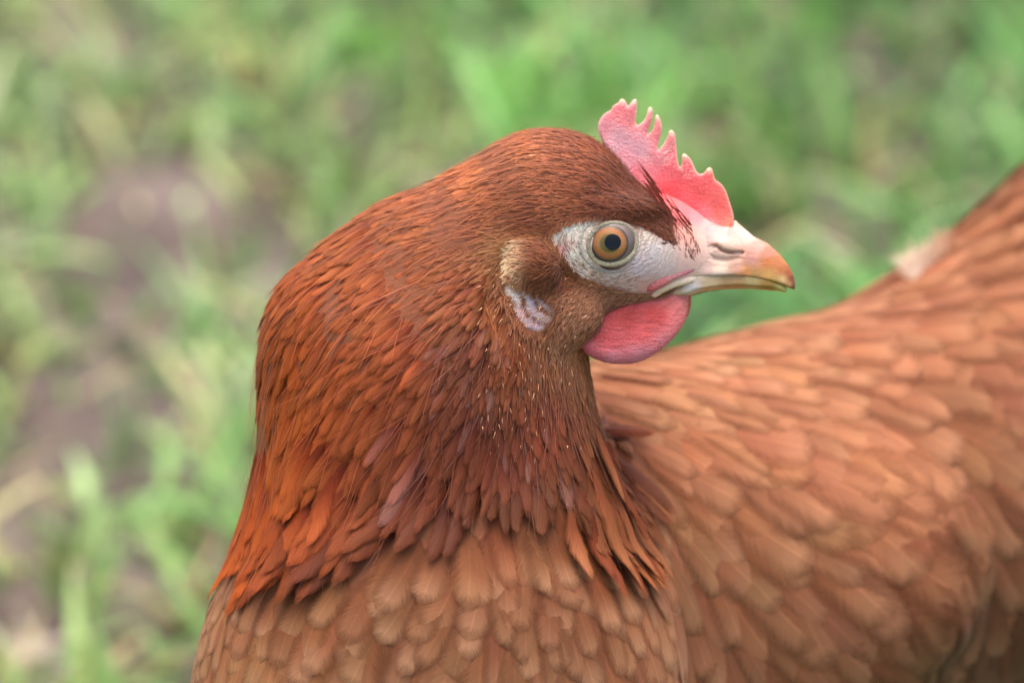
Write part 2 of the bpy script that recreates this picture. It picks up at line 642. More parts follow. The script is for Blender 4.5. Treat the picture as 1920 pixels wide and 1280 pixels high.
def sdf_body(p):
    f = ell(p, (822, 1345, -80), (462, 515, 370))
    f = smin(f, rcone(p, (1060, 1090, -470), (1500, 1045, -790), 402, 412), 100)
    f = smin(f, rcone(p, (1500, 1045, -790), (1900, 925, -1020), 412, 430), 100)
    f = smin(f, rcone(p, (1830, 850, -1000), (2230, 285, -1120), 330, 195, .7), 110)
    f = smin(f, rcone(p, (900, 1430, -330), (1500, 1150, -740), 330, 330), 90)
    # folded wing, bulging a little from the flank
    f = smin(f, ell(p, (1420, 1080, -440), (420, 250, 150)), 90)
    return f


def sdf_groove(p):
    return rcone(p, (1842, 1040, GD[0] + 42), (2090, 1340, GD[1] + 36), 56, 136)


def sdf(p):
    p = p.astype(np.float32)
    h = smin(sdf_head(p), sdf_neck(p), 45)
    f = smin(h, sdf_body(p), 54)
    # the gap under the edge of the folded wing
    f = -smin(-f, sdf_groove(p), 46)
    if EARG > 0:
        # the crease where the hackle parts behind the ear
        g = np.minimum(rcone(p, (946, 474, GE[0]), (924, 570, GE[1]), 14, 19), rcone(p, (924, 570, GE[1]), (944, 680, GE[2]), 19, 6))
        f = -smin(-f, g, 12)
    return f


def grad(p, f=sdf, e=2.0):
    g = np.zeros(p.shape)
    for i in range(3):
        d = np.zeros(3)
        d[i] = e
        g[..., i] = f(p + d) - f(p - d)
    return norm(g)


def nets(f, ax, ay, az):
    X, Y, Z = np.meshgrid(ax, ay, az, indexing='ij')
    Fv = np.zeros(X.shape, np.float32)
    for i in range(0, len(ax), 16):
        pts = np.stack([X[i:i + 16], Y[i:i + 16], Z[i:i + 16]], -1).astype(np.float32)
        Fv[i:i + 16] = f(pts)
    ins = Fv < 0
    c = sum(ins[i:ins.shape[0] - 1 + i, j:ins.shape[1] - 1 + j, k:ins.shape[2] - 1 + k].astype(np.int8)
            for i in (0, 1) for j in (0, 1) for k in (0, 1))
    act = (c > 0) & (c < 8)
    I, J, K = np.nonzero(act)
    vid = -np.ones(act.shape, np.int64)
    vid[I, J, K] = np.arange(len(I))
    A = (np.asarray(ax), np.asarray(ay), np.asarray(az))
    acc = np.zeros((len(I), 3))
    cnt = np.zeros(len(I))
    cor = [(i, j, k) for i in (0, 1) for j in (0, 1) for k in (0, 1)]
    for a in cor:
        for b in cor:
            if sum(b) - sum(a) == 1 and all(b[q] >= a[q] for q in range(3)):
                fa = Fv[I + a[0], J + a[1], K + a[2]]
                fb = Fv[I + b[0], J + b[1], K + b[2]]
                m = (fa < 0) != (fb < 0)
                t = np.where(m, fa / np.where(m, fa - fb, 1), 0)
                pa = np.stack([A[0][I + a[0]], A[1][J + a[1]], A[2][K + a[2]]], -1)
                pb = np.stack([A[0][I + b[0]], A[1][J + b[1]], A[2][K + b[2]]], -1)
                acc += np.where(m[:, None], pa + (pb - pa) * t[:, None], 0)
                cnt += m
    V = acc / cnt[:, None]
    quads = []
    for axn in range(3):
        sl0 = [slice(None)] * 3
        sl1 = [slice(None)] * 3
        sl0[axn] = slice(0, -1)
        sl1[axn] = slice(1, None)
        ch = ins[tuple(sl0)] != ins[tuple(sl1)]
        e = np.array(np.nonzero(ch)).T
        o1, o2 = [(1, 2), (2, 0), (0, 1)][axn]
        ok = (e[:, o1] > 0) & (e[:, o2] > 0) & (e[:, o1] < ins.shape[o1] - 1) & (e[:, o2] < ins.shape[o2] - 1)
        e = e[ok]
        q = []
        for da, db in ((0, 0), (1, 0), (1, 1), (0, 1)):
            g = e.copy()
            g[:, o1] -= da
            g[:, o2] -= db
            q.append(vid[g[:, 0], g[:, 1], g[:, 2]])
        q = np.stack(q, -1)
        flip = ins[tuple(e.T)]
        q[~flip] = q[~flip][:, ::-1]
        quads.append(q)
    Q = np.concatenate(quads)
    Q = Q[(Q >= 0).all(1)]
    # hen space is left-handed (y down, d towards the lens keeps it right-handed after one flip)
    return V, Q[:, ::-1]


def axis(lo, hi, flo, fhi, fine, coarse):
    a = np.arange(flo, fhi + fine, fine)
    left = [flo]
    st = fine
    while left[-1] > lo:
        st = min(st * 1.2, coarse)
        left.append(left[-1] - st)
    right = [a[-1]]
    st = fine
    while right[-1] < hi:
        st = min(st * 1.2, coarse)
        right.append(right[-1] + st)
    return np.concatenate([left[1:][::-1], a, right[1:]])


# the empty at the hen's base
base_w = P(np.array([1180., 1500, -380]))
hen = bpy.data.objects.new('hen', None)
LN(hen)
hen.location = (base_w[0], base_w[1], 0)
hen['label'] = 'rust brown hen with pink comb and wattle, head turned to the right, standing on grass'
hen['category'] = 'hen'


def idw(ctrl, pts, power=3.0, eps=30.0, nd=2):
    """inverse distance blend of control rows [x, y, (values...)] at pts"""
    C = np.asarray(ctrl, float)
    out = np.zeros((len(pts), C.shape[1] - 2))
    for i in range(0, len(pts), 20000):
        q = pts[i:i + 20000]
        d = np.sqrt((q[:, None, 0] - C[None, :, 0]) ** 2 + (q[:, None, 1] - C[None, :, 1]) ** 2)
        w = 1 / (d + eps) ** power
        w /= w.sum(1, keepdims=True)
        out[i:i + 20000] = w @ C[:, 2:]
    return out


def poly_dist(x, y, poly, closed=True):
    """signed distance (negative inside) to a closed polygon, or plain distance to a line"""
    x = np.asarray(x, np.float32)
    y = np.asarray(y, np.float32)
    d = np.full(x.shape, 1e9, np.float32)
    ins = np.zeros(x.shape, bool)
    n = len(poly)
    for i in range(n if closed else n - 1):
        ax_, ay_ = poly[i]
        bx, by = poly[(i + 1) % n]
        ex, ey = bx - ax_, by - ay_
        L2 = ex * ex + ey * ey + 1e-9
        t = np.clip(((x - ax_) * ex + (y - ay_) * ey) / L2, 0, 1)
        d = np.minimum(d, np.hypot(x - ax_ - t * ex, y - ay_ - t * ey))
        if closed and ay_ != by:
            c = ((ay_ > y) != (by > y)) & (x < (bx - ax_) * (y - ay_) / (by - ay_) + ax_)
            ins ^= c
    return np.where(ins, -d, d) if closed else d


def smooth_poly(pts, it=2):
    p = np.array(pts, float)
    for _ in range(it):
        q = np.roll(p, -1, axis=0)
        p = np.stack([.75 * p + .25 * q, .25 * p + .75 * q], 1).reshape(-1, 2)
    return [tuple(a) for a in p]


# face colours (photo x, y, r, g, b)
FACE = [
    (1045, 450, 224, 214, 204), (1065, 430, 226, 220, 212), (1090, 418, 222, 218, 208), (1075, 480, 226, 216, 206), (1090, 505, 218, 206, 196),
    (1050, 468, 226, 165, 165), (1120, 520, 200, 182, 172), (1110, 540, 176, 134, 110), (1150, 520, 198, 186, 184), (1200, 500, 190, 182, 190), (1230, 470, 192, 190, 196),
    (1215, 445, 190, 182, 176), (1250, 500, 205, 190, 192), (1250, 470, 196, 186, 184), (1180, 540, 196, 176, 172), (1150, 545, 182, 150, 138), (1210, 545, 205, 165, 160),
    (1210, 570, 165, 115, 95), (1315, 450, 228, 186, 176), (1318, 480, 220, 188, 180), (1310, 500, 226, 190, 182), (1320, 435, 234, 170, 166), (1290, 480, 218, 188, 182), (1290, 505, 220, 185, 182), (1340, 450, 234, 204, 194), (1370, 430, 245, 214, 204),
    (1330, 422, 240, 165, 168), (1310, 405, 238, 130, 140), (1280, 400, 235, 110, 120), (1290, 440, 220, 165, 155), (1250, 360, 228, 95, 105), (1395, 440, 250, 235, 225),
    (1150, 590, 150, 95, 64), (1100, 580, 140, 84, 52), (1040, 600, 140, 84, 52), (1060, 560, 130, 76, 46), (1220, 600, 140, 90, 70), (1000, 500, 130, 74, 42),
    (1000, 440, 110, 60, 36), (1100, 390, 100, 54, 32), (1200, 400, 96, 50, 30), (1240, 420, 110, 60, 40), (900, 500, 110, 55, 30), (1000, 700, 100, 52, 32),
    (1160, 380, 96, 50, 30), (1100, 300, 120, 62, 36), (1200, 350, 150, 70, 60),
]
BARE = [(1026, 452), (1036, 430), (1060, 415), (1100, 408), (1140, 404), (1180, 412), (1212, 424), (1238, 440), (1258, 455), (1275, 462), (1262, 430),
        (1250, 395), (1225, 360), (1300, 330), (1420, 400), (1420, 540), (1290, 525), (1225, 552), (1180, 548), (1130, 536), (1090, 524), (1065, 505), (1048, 482)]

GD = [-3000.0, -3000.0]
EARG = -3000.0


def surf_d(x, y):
    """depth of the skin nearest the lens at photo x, y"""
    x = np.atleast_1d(np.asarray(x, float))
    y = np.atleast_1d(np.asarray(y, float))
    d = np.full(x.shape, 420.0)
    for _ in range(90):
        d = d - np.clip(sdf(np.stack([x, y, d], -1)), -20, 60) * 0.8
    return d


gd = surf_d([1822, 2090], [1020, 1330])
ge = surf_d([946, 926, 944], [478, 570, 665])
GD = [float(gd[0]), float(gd[0]) - 70]
print('gd', gd)
EARG = 1
GE = [float(v) + 4 for v in ge]
ax = axis(360, 2420, 930, 1400, 4.5, 22)
ay = axis(230, 1930, 240, 660, 4.5, 22)
az = axis(-1560, 330, -150, 150, 5.0, 22)
BV, BQ = nets(sdf, ax, ay, az)
# pull the net onto the surface
for _ in range(2):
    g = grad(BV)
    BV = BV - g * sdf(BV)[:, None] * 0.8
BN = grad(BV)
fcol = np.clip(lin(idw(FACE, BV, 4.0, 6.0)) * [1.34, 1.18, 1.04], 0, .94)
under = lin((140, 78, 44))
hd = sdf_head(BV.astype(np.float32))
wf = sstep(1.0, 14.0, hd)[:, None]
bodyish = sstep(60, -10, sdf_body(BV.astype(np.float32)))[:, None]
bw = sstep(-2, 5, poly_dist(BV[:, 0], BV[:, 1], BARE))[:, None]
fcol = fcol * (1 - bw) + lin((118, 66, 38)) * bw
fcol = fcol * (1 - wf) + (under * (1 - bodyish) + lin((140, 82, 50)) * bodyish) * wf
make_mesh('body', P(BV), BQ, M_skin, hen, col=fcol, rest=BV)


# ------------------------------------------------------------------ feathers
def sample_roots(mask_fn, radius_fn, over=7.0, seed=1):
    r = np.random.default_rng(seed)
    tri = np.concatenate([BQ[:, [0, 1, 2]], BQ[:, [0, 2, 3]]])
    A, B, C = BV[tri[:, 0]], BV[tri[:, 1]], BV[tri[:, 2]]
    cen = (A + B + C) / 3
    area = 0.5 * np.linalg.norm(np.cross(B - A, C - A), axis=1)
    m = mask_fn(cen)
    A, B, C, area, cen = A[m], B[m], C[m], area[m], cen[m]
    rad = radius_fn(cen)
    wgt = area / rad ** 2
    n = int(over * wgt.sum())
    ch = r.choice(len(area), n, p=wgt / wgt.sum())
    a, b = r.random(n), r.random(n)
    fl = a + b > 1
    a[fl], b[fl] = 1 - a[fl], 1 - b[fl]
    pts = A[ch] + (B[ch] - A[ch]) * a[:, None] + (C[ch] - A[ch]) * b[:, None]
    rr = rad[ch]
    cell = float(np.percentile(rr, 60))
    reach = rr / cell
    grid = {}
    keep = []
    key = np.floor(pts / cell).astype(int)
    pl = pts.tolist()
    kl = key.tolist()
    for i in range(n):
        x, y, z = pl[i]
        kx, ky, kz = kl[i]
        q = int(math.ceil(reach[i]))
        r2 = rr[i] ** 2
        ok = True
        for ix in range(kx - q, kx + q + 1):
            for iy in range(ky - q, ky + q + 1):
                for iz in range(kz - q, kz + q + 1):
                    lst = grid.get((ix, iy, iz))
                    if lst:
                        for (X, Y, Z) in lst:
                            if (X - x) ** 2 + (Y - y) ** 2 + (Z - z) ** 2 < r2:
                                ok = False
                                break
                    if not ok:
                        break
                if not ok:
                    break
            if not ok:
                break
        if ok:
            grid.setdefault((kx, ky, kz), []).append((x, y, z))
            keep.append(i)
    return pts[keep]


def grow(roots, dirfn, L, nseg, jit=0.08, stiff=False):
    p = roots.copy()
    n = len(p)
    ja = rng.normal(0, jit, n)
    pts, nor, tan = [], [], []
    last = None
    for k in range(nseg + 1):
        g = grad(p)
        d2 = dirfn(p)
        ca, sa = np.cos(ja), np.sin(ja)
        d3 = np.zeros((n, 3))
        d3[:, 0] = d2[:, 0] * ca - d2[:, 1] * sa
        d3[:, 1] = d2[:, 0] * sa + d2[:, 1] * ca
        t = norm(d3 - g * (d3 * g).sum(1, keepdims=True) + 1e-6)
        if last is not None:
            t = norm(t * .5 + last * .5)
            t = norm(t - g * (t * g).sum(1, keepdims=True))
        last = t
        pts.append(p.copy())
        nor.append(g)
        tan.append(t)
        p = p + t * (L / nseg)[:, None]
        hi = 2.5 if stiff else 16
        p = p - g * np.clip(sdf(p), -16, hi)[:, None]
        p = p - g * np.clip(sdf(p), -8, hi / 2)[:, None]
    return np.stack(pts, 1), np.stack(nor, 1), np.stack(tan, 1)


def outline(kind, v):
    if kind == 'contour':
        a = np.clip(v / .3, 0, 1) ** .6
        b = np.sqrt(np.clip(1 - np.clip((v - .62) / .38, 0, 1) ** 2.2, 0, 1))
        return a * b
    if kind == 'hackle':
        a = np.clip(v / .35, 0, 1) ** .7
        b = np.clip(1 - np.clip((v - .45) / .55, 0, 1) ** 2.0, 0, 1) ** .75
        return a * b
    return np.clip(1 - v ** 2, 0.02, 1)


def feathers(name, roots, dirfn, L, W, tint, mat, kind, nseg=8, nu=4, lift=0.1, sink=0.03, camber=.35, jit=.08, rag=.08,
             basedark=.55, tipcol=None, tipamt=0.0, extra_h=0.0, roll=.12, stiff=False):
    n = len(roots)
    if n == 0:
        return None
    pts, nor, tan = grow(roots, dirfn, L, nseg, jit, stiff)
    side = norm(np.cross(nor, tan))
    rl = rng.normal(0, roll, n)
    side = norm(side + nor * rl[:, None, None])
    v = np.linspace(0, 1, nseg + 1)
    if nseg >= 6:
        v = 1 - (1 - v) ** 1.5
    # resample the path at v
    kf = v * nseg
    k0 = np.minimum(kf.astype(int), nseg - 1)
    fr = (kf - k0)[None, :, None]
    pts = pts[:, k0] * (1 - fr) + pts[:, k0 + 1] * fr
    liftv = lift * rng.uniform(.7, 1.3, n)
    h = (-sink + (sink + liftv[:, None]) * v[None, :] ** 1.1) * L[:, None] + extra_h
    h = h - (rng.uniform(0, .05, n) * L)[:, None] * v[None, :] ** 4
    wv = outline(kind, v)[None, :] * (W / 2)[:, None]
    u = np.linspace(-1, 1, nu + 1)
    ragn = 1 + rng.normal(0, rag, (n, nseg + 1, 2))
    ww = np.where(u[None, None, :] < 0, ragn[:, :, :1], ragn[:, :, 1:]) * wv[:, :, None]
    # the tip row is drawn back at the edges, so the end is rounded rather than cut
    q = pts[:, :, None, :] + side[:, :, None, :] * (u[None, None, :] * ww)[..., None]
    q = q + nor[:, :, None, :] * (h[:, :, None] - camber * wv[:, :, None] * (u ** 2)[None, None, :])[..., None]
    back = (np.abs(u) ** 2)[None, None, :] * (v ** 6)[None, :, None] * (W * .10)[:, None, None] * (1 + rng.normal(0, .2, (n, 1, nu + 1)))
    q = q - tan[:, :, None, :] * back[..., None]
    nv_ = nseg + 1
    m_ = nu + 1
    vi = np.arange(n * nv_ * m_).reshape(n, nv_, m_)
    F = np.stack([vi[:, :-1, :-1], vi[:, :-1, 1:], vi[:, 1:, 1:], vi[:, 1:, :-1]], -1).reshape(-1, 4)
    rnd = rng.random(n)
    UV = np.zeros((n, nv_, m_, 3))
    UV[..., 0] = u[None, None, :]
    UV[..., 1] = v[None, :, None]
    UV[..., 2] = rnd[:, None, None]
    C = np.repeat(np.repeat(tint[:, None, None, :], nv_, 1), m_, 2)
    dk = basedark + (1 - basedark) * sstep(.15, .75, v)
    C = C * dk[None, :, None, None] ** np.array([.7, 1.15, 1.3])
    if tipcol is not None:
        e = np.maximum(sstep(.80, 1.0, v)[None, :, None], (sstep(.5, 1.0, np.abs(u)) * .5)[None, None, :] * sstep(.5, .8, v)[None, :, None])
        e = (e * tipamt * rng.uniform(.1, 1.6, n)[:, None, None])[..., None]
        e = np.clip(e, 0, 1)
        if kind == 'contour':
            # paler towards the end of the vane, with a warmer, darker rim
            e = sstep(.45, .9, v)[None, :, None] * (1 - .8 * np.abs(u) ** 2.5)[None, None, :] * (tipamt * rng.uniform(.3, 1.5, n))[:, None, None]
            e = np.clip(e, 0, 1)[..., None]
            rim_ = (sstep(.7, 1, np.abs(u)) * .35)[None, None, :, None]
            C = C * (1 - rim_ * np.array([.25, .6, .8]))
            C = C * (1 - e) + tipcol * e
        elif kind == 'hackle':
            C = C * (1 + e * np.array([1.3, 1.2, 1.2]) * 1.5) + .01 * e
        else:
            C = C * (1 - e) + tipcol * e
    return make_mesh(name, P(q.reshape(-1, 3)), F, mat, hen, col=C.reshape(-1, 3), uv=UV.reshape(-1, 3))


# head and neck: x, y, dir x, dir y, length, width
HN = [
    (1255, 405, -1, -.75, 22, 6), (1180, 340, -1, -.45, 30, 8), (1100, 300, -1, -.15, 36, 10), (1200, 390, -1, -.35, 26, 7),
    (1270, 440, -.9, -.5, 15, 4.5), (1230, 420, -1, -.3, 18, 5.5), (1100, 370, -1, -.02, 34, 9), (1000, 300, -1, .15, 44, 12), (900, 330, -1, .35, 54, 15),
    (1150, 390, -1, -.1, 24, 7), (1050, 410, -1, .1, 30, 8),
    (1000, 400, -1, .12, 42, 11), (950, 450, -.95, .3, 46, 12), (800, 400, -.95, .5, 66, 18), (850, 480, -.9, .45, 66, 17),
    (700, 450, -.85, .6, 76, 22), (600, 550, -.7, .75, 88, 25), (750, 550, -.85, .6, 82, 22), (880, 550, -.75, .65, 70, 16),
    (930, 600, -.4, .9, 58, 13), (930, 700, -.25, 1, 66, 14), (830, 650, -.65, .75, 88, 20), (700, 680, -.75, .65, 100, 26),
    (560, 700, -.5, .85, 105, 27), (500, 800, -.3, .95, 115, 28), (620, 800, -.55, .8, 122, 31), (750, 800, -.55, .8, 118, 28),
    (860, 800, -.4, .9, 104, 22), (960, 800, -.1, 1, 88, 18), (1040, 760, .05, 1, 72, 15), (1070, 690, 0, 1, 46, 10),
    (1080, 850, .15, 1, 104, 21), (1000, 900, 0, 1, 112, 24), (870, 930, -.35, .95, 132, 30), (720, 920, -.5, .85, 145, 35),
    (580, 930, -.4, .9, 145, 37), (480, 950, -.2, 1, 135, 35), (1130, 900, .3, 1, 120, 25), (1150, 1000, .25, 1, 130, 28),
    (970, 475, -1, -.35, 20, 5), (1010, 490, -.9, -.3, 18, 5), (1030, 530, -.6, .5, 18, 5), (960, 520, -.6, .5, 24, 6),
    (1100, 590, -.75, .6, 15, 3.6), (1060, 640, -.4, .9, 20, 5), (980, 640, -.2, .95, 34, 8), (1180, 570, -.85, .45, 11, 3),
    (1020, 690, -.05, 1, 42, 9), (900, 520, -.85, .5, 60, 14),
]
HN = np.array(HN, float)
HN[:, 2:4] = norm(HN[:, 2:4])
big = HN[:, 4] > 50
HN[big, 4] *= 1.28
HN[big, 5] *= 1.6


def dir_head(p):
    return norm(idw(HN[:, :4], p, 3.5, 18))


NCOL = [  # plumage colours of head and neck, with shade at the hackle hem painted in
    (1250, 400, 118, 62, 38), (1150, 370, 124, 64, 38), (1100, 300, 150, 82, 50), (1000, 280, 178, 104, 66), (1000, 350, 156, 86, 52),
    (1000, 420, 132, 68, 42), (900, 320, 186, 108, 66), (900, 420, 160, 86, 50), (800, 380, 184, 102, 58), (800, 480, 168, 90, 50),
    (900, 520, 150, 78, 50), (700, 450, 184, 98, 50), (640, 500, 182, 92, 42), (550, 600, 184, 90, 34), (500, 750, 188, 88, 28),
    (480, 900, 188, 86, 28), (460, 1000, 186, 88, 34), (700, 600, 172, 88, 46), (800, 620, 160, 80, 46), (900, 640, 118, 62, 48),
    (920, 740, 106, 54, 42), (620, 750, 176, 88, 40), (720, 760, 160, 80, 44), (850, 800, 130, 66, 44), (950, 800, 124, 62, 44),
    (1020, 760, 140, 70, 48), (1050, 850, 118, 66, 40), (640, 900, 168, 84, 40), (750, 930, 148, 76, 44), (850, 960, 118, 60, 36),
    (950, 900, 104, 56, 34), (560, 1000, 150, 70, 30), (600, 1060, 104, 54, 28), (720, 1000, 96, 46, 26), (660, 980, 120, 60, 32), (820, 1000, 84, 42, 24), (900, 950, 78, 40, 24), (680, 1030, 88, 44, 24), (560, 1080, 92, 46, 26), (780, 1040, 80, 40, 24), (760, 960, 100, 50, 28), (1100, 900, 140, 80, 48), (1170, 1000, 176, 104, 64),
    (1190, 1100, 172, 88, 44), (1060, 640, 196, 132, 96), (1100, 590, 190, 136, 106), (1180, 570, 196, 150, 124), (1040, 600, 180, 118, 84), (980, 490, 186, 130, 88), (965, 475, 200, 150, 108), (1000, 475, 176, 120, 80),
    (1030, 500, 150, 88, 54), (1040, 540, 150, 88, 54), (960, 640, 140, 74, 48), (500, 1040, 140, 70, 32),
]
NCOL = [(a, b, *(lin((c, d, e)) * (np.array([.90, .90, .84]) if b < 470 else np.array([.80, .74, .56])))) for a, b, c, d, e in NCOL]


# regional brightness factors that put the balance of light and shade into feather colours
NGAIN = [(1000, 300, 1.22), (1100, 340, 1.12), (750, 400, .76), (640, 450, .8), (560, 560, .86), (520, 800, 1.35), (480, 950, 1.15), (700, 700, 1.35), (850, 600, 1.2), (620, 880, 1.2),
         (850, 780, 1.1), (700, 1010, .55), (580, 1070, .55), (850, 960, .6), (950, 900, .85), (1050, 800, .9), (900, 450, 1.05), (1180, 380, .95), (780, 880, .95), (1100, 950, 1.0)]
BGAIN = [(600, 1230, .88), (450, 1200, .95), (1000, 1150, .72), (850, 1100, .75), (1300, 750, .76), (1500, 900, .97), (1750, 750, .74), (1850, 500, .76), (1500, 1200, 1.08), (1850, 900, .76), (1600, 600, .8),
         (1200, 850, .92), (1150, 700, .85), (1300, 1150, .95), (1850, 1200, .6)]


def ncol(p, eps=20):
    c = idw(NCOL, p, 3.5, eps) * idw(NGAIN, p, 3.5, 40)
    glint = (rng.random(len(p)) < .10) & (p[:, 0] > 760) & (p[:, 0] < 1060) & (p[:, 1] > 590) & (p[:, 1] < 870)  # glossy sky glints painted into the tint of some hackle feathers
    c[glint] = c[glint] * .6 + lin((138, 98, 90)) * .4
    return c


def is_neckhead(p):
    pf = p.astype(np.float32)
    hn = np.minimum(sdf_head(pf), sdf_neck(pf))
    return hn < sdf_body(pf) - 4


HEM = np.array([(300, 1020), (430, 1055), (520, 1150), (620, 1145), (740, 1105), (870, 1030), (960, 985), (1060, 985), (1120, 1080), (1210, 1180), (1300, 1100), (1400, 1000)], float)


def hem_y(x):
    return np.interp(x, HEM[:, 0], HEM[:, 1])


def front(p, lim=-.45):
    return grad(p)[:, 2] > lim


def nh_len(p):
    return idw(HN[:, [0, 1, 4, 5]], p, 3.5, 14)


def bare(p):
    return poly_dist(p[:, 0], p[:, 1], BARE)


LOBE = [(940, 536), (948, 524), (960, 518), (974, 530), (990, 536), (1008, 540), (1020, 548), (1036, 560), (1046, 582), (1036, 604), (1024, 622), (1002, 626), (980, 614), (962, 592), (948, 566)]


def m_head(p):
    return (is_neckhead(p) & (sdf_head(p.astype(np.float32)) < 6) & (bare(p) > -2) & front(p, -.3) & (p[:, 1] < 700)
            & (poly_dist(p[:, 0], p[:, 1], LOBE) > 0))


def m_neck(p):
    lw = nh_len(p)
    return (is_neckhead(p) | ((p[:, 0] < 1150) & (p[:, 1] < 1110) & (p[:, 2] > -230))) & (sdf_head(p.astype(np.float32)) >= 6) & front(p) & (p[:, 1] + lw[:, 0] * .86 < hem_y(p[:, 0]))


def vary(c, n, s=.12):
    k = rng.normal(1, s, (n, 1)) + rng.normal(0, .03, (n, 3))
    return np.clip(c * np.clip(k, .5, 1.6), 0.002, 1)


r_head = sample_roots(m_head, lambda p: np.maximum(nh_len(p)[:, 1] * .62, 2.6), over=5, seed=3)
lw = nh_len(r_head)
n = len(r_head)
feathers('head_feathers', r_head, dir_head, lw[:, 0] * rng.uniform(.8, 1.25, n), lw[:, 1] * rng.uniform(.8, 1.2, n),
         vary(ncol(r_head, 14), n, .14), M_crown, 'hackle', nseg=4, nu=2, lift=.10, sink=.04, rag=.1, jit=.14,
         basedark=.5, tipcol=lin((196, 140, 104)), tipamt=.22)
print('head', n)
r_neck = sample_roots(m_neck, lambda p: nh_len(p)[:, 1] * .46, over=6, seed=4)
lw = nh_len(r_neck)
n = len(r_neck)
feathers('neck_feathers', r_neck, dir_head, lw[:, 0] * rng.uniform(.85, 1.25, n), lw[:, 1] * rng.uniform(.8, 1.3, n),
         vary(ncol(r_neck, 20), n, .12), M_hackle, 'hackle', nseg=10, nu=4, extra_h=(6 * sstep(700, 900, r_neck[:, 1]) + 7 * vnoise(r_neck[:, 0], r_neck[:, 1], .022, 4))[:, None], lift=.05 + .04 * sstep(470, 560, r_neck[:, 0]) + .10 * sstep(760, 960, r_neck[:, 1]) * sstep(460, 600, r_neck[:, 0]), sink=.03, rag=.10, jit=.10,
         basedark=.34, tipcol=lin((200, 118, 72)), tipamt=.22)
print('neck', n)

# fine loose barbs over the hackle
m_ = r_neck[rng.choice(len(r_neck), len(r_neck) * 1)] + rng.normal(0, 5, (len(r_neck) * 1, 3))
m_ = m_ - grad(m_) * sdf(m_)[:, None]
lw = nh_len(m_)
n = len(m_)
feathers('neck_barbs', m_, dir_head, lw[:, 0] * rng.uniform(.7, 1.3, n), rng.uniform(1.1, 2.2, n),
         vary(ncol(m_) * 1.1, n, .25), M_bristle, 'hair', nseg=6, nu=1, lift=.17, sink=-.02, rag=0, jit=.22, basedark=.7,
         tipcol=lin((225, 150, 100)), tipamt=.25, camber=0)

# ---- body plumage
BD = [
    (400, 1150, -.1, 1, 84, 42), (500, 1200, -.1, 1, 100, 50), (620, 1180, -.4, .9, 112, 54), (720, 1180, -.55, .85, 124, 56), (850, 1150, -.35, .95, 124, 52),
    (960, 1080, -.05, 1, 112, 46), (1050, 1100, .05, 1, 112, 44), (1150, 1150, .1, 1, 114, 46), (500, 1300, -.05, 1, 112, 56), (700, 1350, -.25, 1, 132, 60),
    (900, 1350, -.05, 1, 124, 52), (1100, 1350, .15, 1, 132, 56), (1200, 1200, .4, .9, 142, 62), (1300, 1000, .75, .6, 130, 64), (1350, 1150, .6, .8, 142, 62),
    (1200, 800, 1, .22, 130, 58), (1200, 720, 1, 0, 130, 52), (1300, 900, .9, .4, 142, 64), (1450, 850, 1, .12, 150, 68), (1400, 720, 1, -.1, 132, 62),
    (1600, 620, 1, -.3, 130, 66), (1500, 1000, .88, .45, 160, 68), (1600, 950, .95, .3, 160, 70), (1650, 800, 1, .12, 130, 78), (1800, 700, .95, .1, 120, 82),
    (1800, 850, .85, .4, 112, 80), (1850, 950, .8, .6, 112, 78), (1500, 1150, .7, .75, 160, 64), (1650, 1100, .75, .65, 170, 62), (1750, 1200, .7, .75, 160, 62),
    (1870, 1200, .5, .9, 140, 62), (1300, 1300, .5, .85, 142, 60), (1800, 500, .7, -.6, 130, 70), (1900, 400, .6, -.8, 150, 70), (2100, 350, .6, -.8, 170, 70),
    (1740, 560, .9, -.35, 120, 66), (2100, 900, .8, .5, 130, 74), (2100, 1200, .5, .8, 140, 70), (1500, 1500, .3, 1, 150, 70), (800, 1600, -.1, 1, 130, 60),
]
BD = np.array(BD, float)
BD[:, 2:4] = norm(BD[:, 2:4])
BD[:, 5] *= np.where(BD[:, 0] > 1250, 1.5, 1.34)
BD[:, 4] *= np.where(BD[:, 0] > 1250, 1.32, 1.12)


def dir_body(p):
    return norm(idw(BD[:, :4], p, 3.0, 40))


def bd_len(p):
    return idw(BD[:, [0, 1, 4, 5]], p, 3.0, 40)


BCOL = [  # body plumage colours, with some shade painted in at the lower right
    (400, 1150, 196, 128, 86), (480, 1180, 194, 126, 82), (500, 1280, 196, 132, 88), (620, 1180, 186, 120, 78), (700, 1150, 160, 98, 62), (760, 1200, 170, 110, 78),
    (850, 1100, 164, 98, 64), (950, 1050, 166, 100, 68), (1000, 1200, 176, 112, 76), (850, 1280, 180, 116, 78), (1100, 1200, 176, 110, 74), (1080, 1050, 158, 94, 60),
    (1200, 720, 216, 146, 104), (1200, 820, 206, 126, 84), (1350, 700, 206, 132, 92), (1400, 800, 202, 130, 92), (1300, 950, 196, 122, 84), (1250, 1080, 190, 120, 84),
    (1500, 650, 196, 120, 84), (1600, 800, 198, 126, 90), (1550, 950, 196, 122, 84), (1700, 600, 190, 114, 78), (1800, 500, 192, 118, 80), (1900, 450, 184, 110, 74),
    (1800, 800, 190, 120, 84), (1880, 950, 176, 112, 76), (1700, 1050, 178, 108, 74), (1500, 1150, 176, 110, 78), (1400, 1250, 168, 104, 72), (1700, 1200, 160, 98, 68),
    (1880, 1100, 150, 92, 62), (1850, 1250, 140, 84, 58), (1200, 1250, 180, 114, 78), (600, 1500, 180, 120, 80), (1500, 1500, 150, 95, 65), (2200, 800, 170, 105, 70),
]
BCOL = [(a, b, *lin((c, d, e))) for a, b, c, d, e in BCOL]
GAIN_B = np.array([.76, .80, .74])


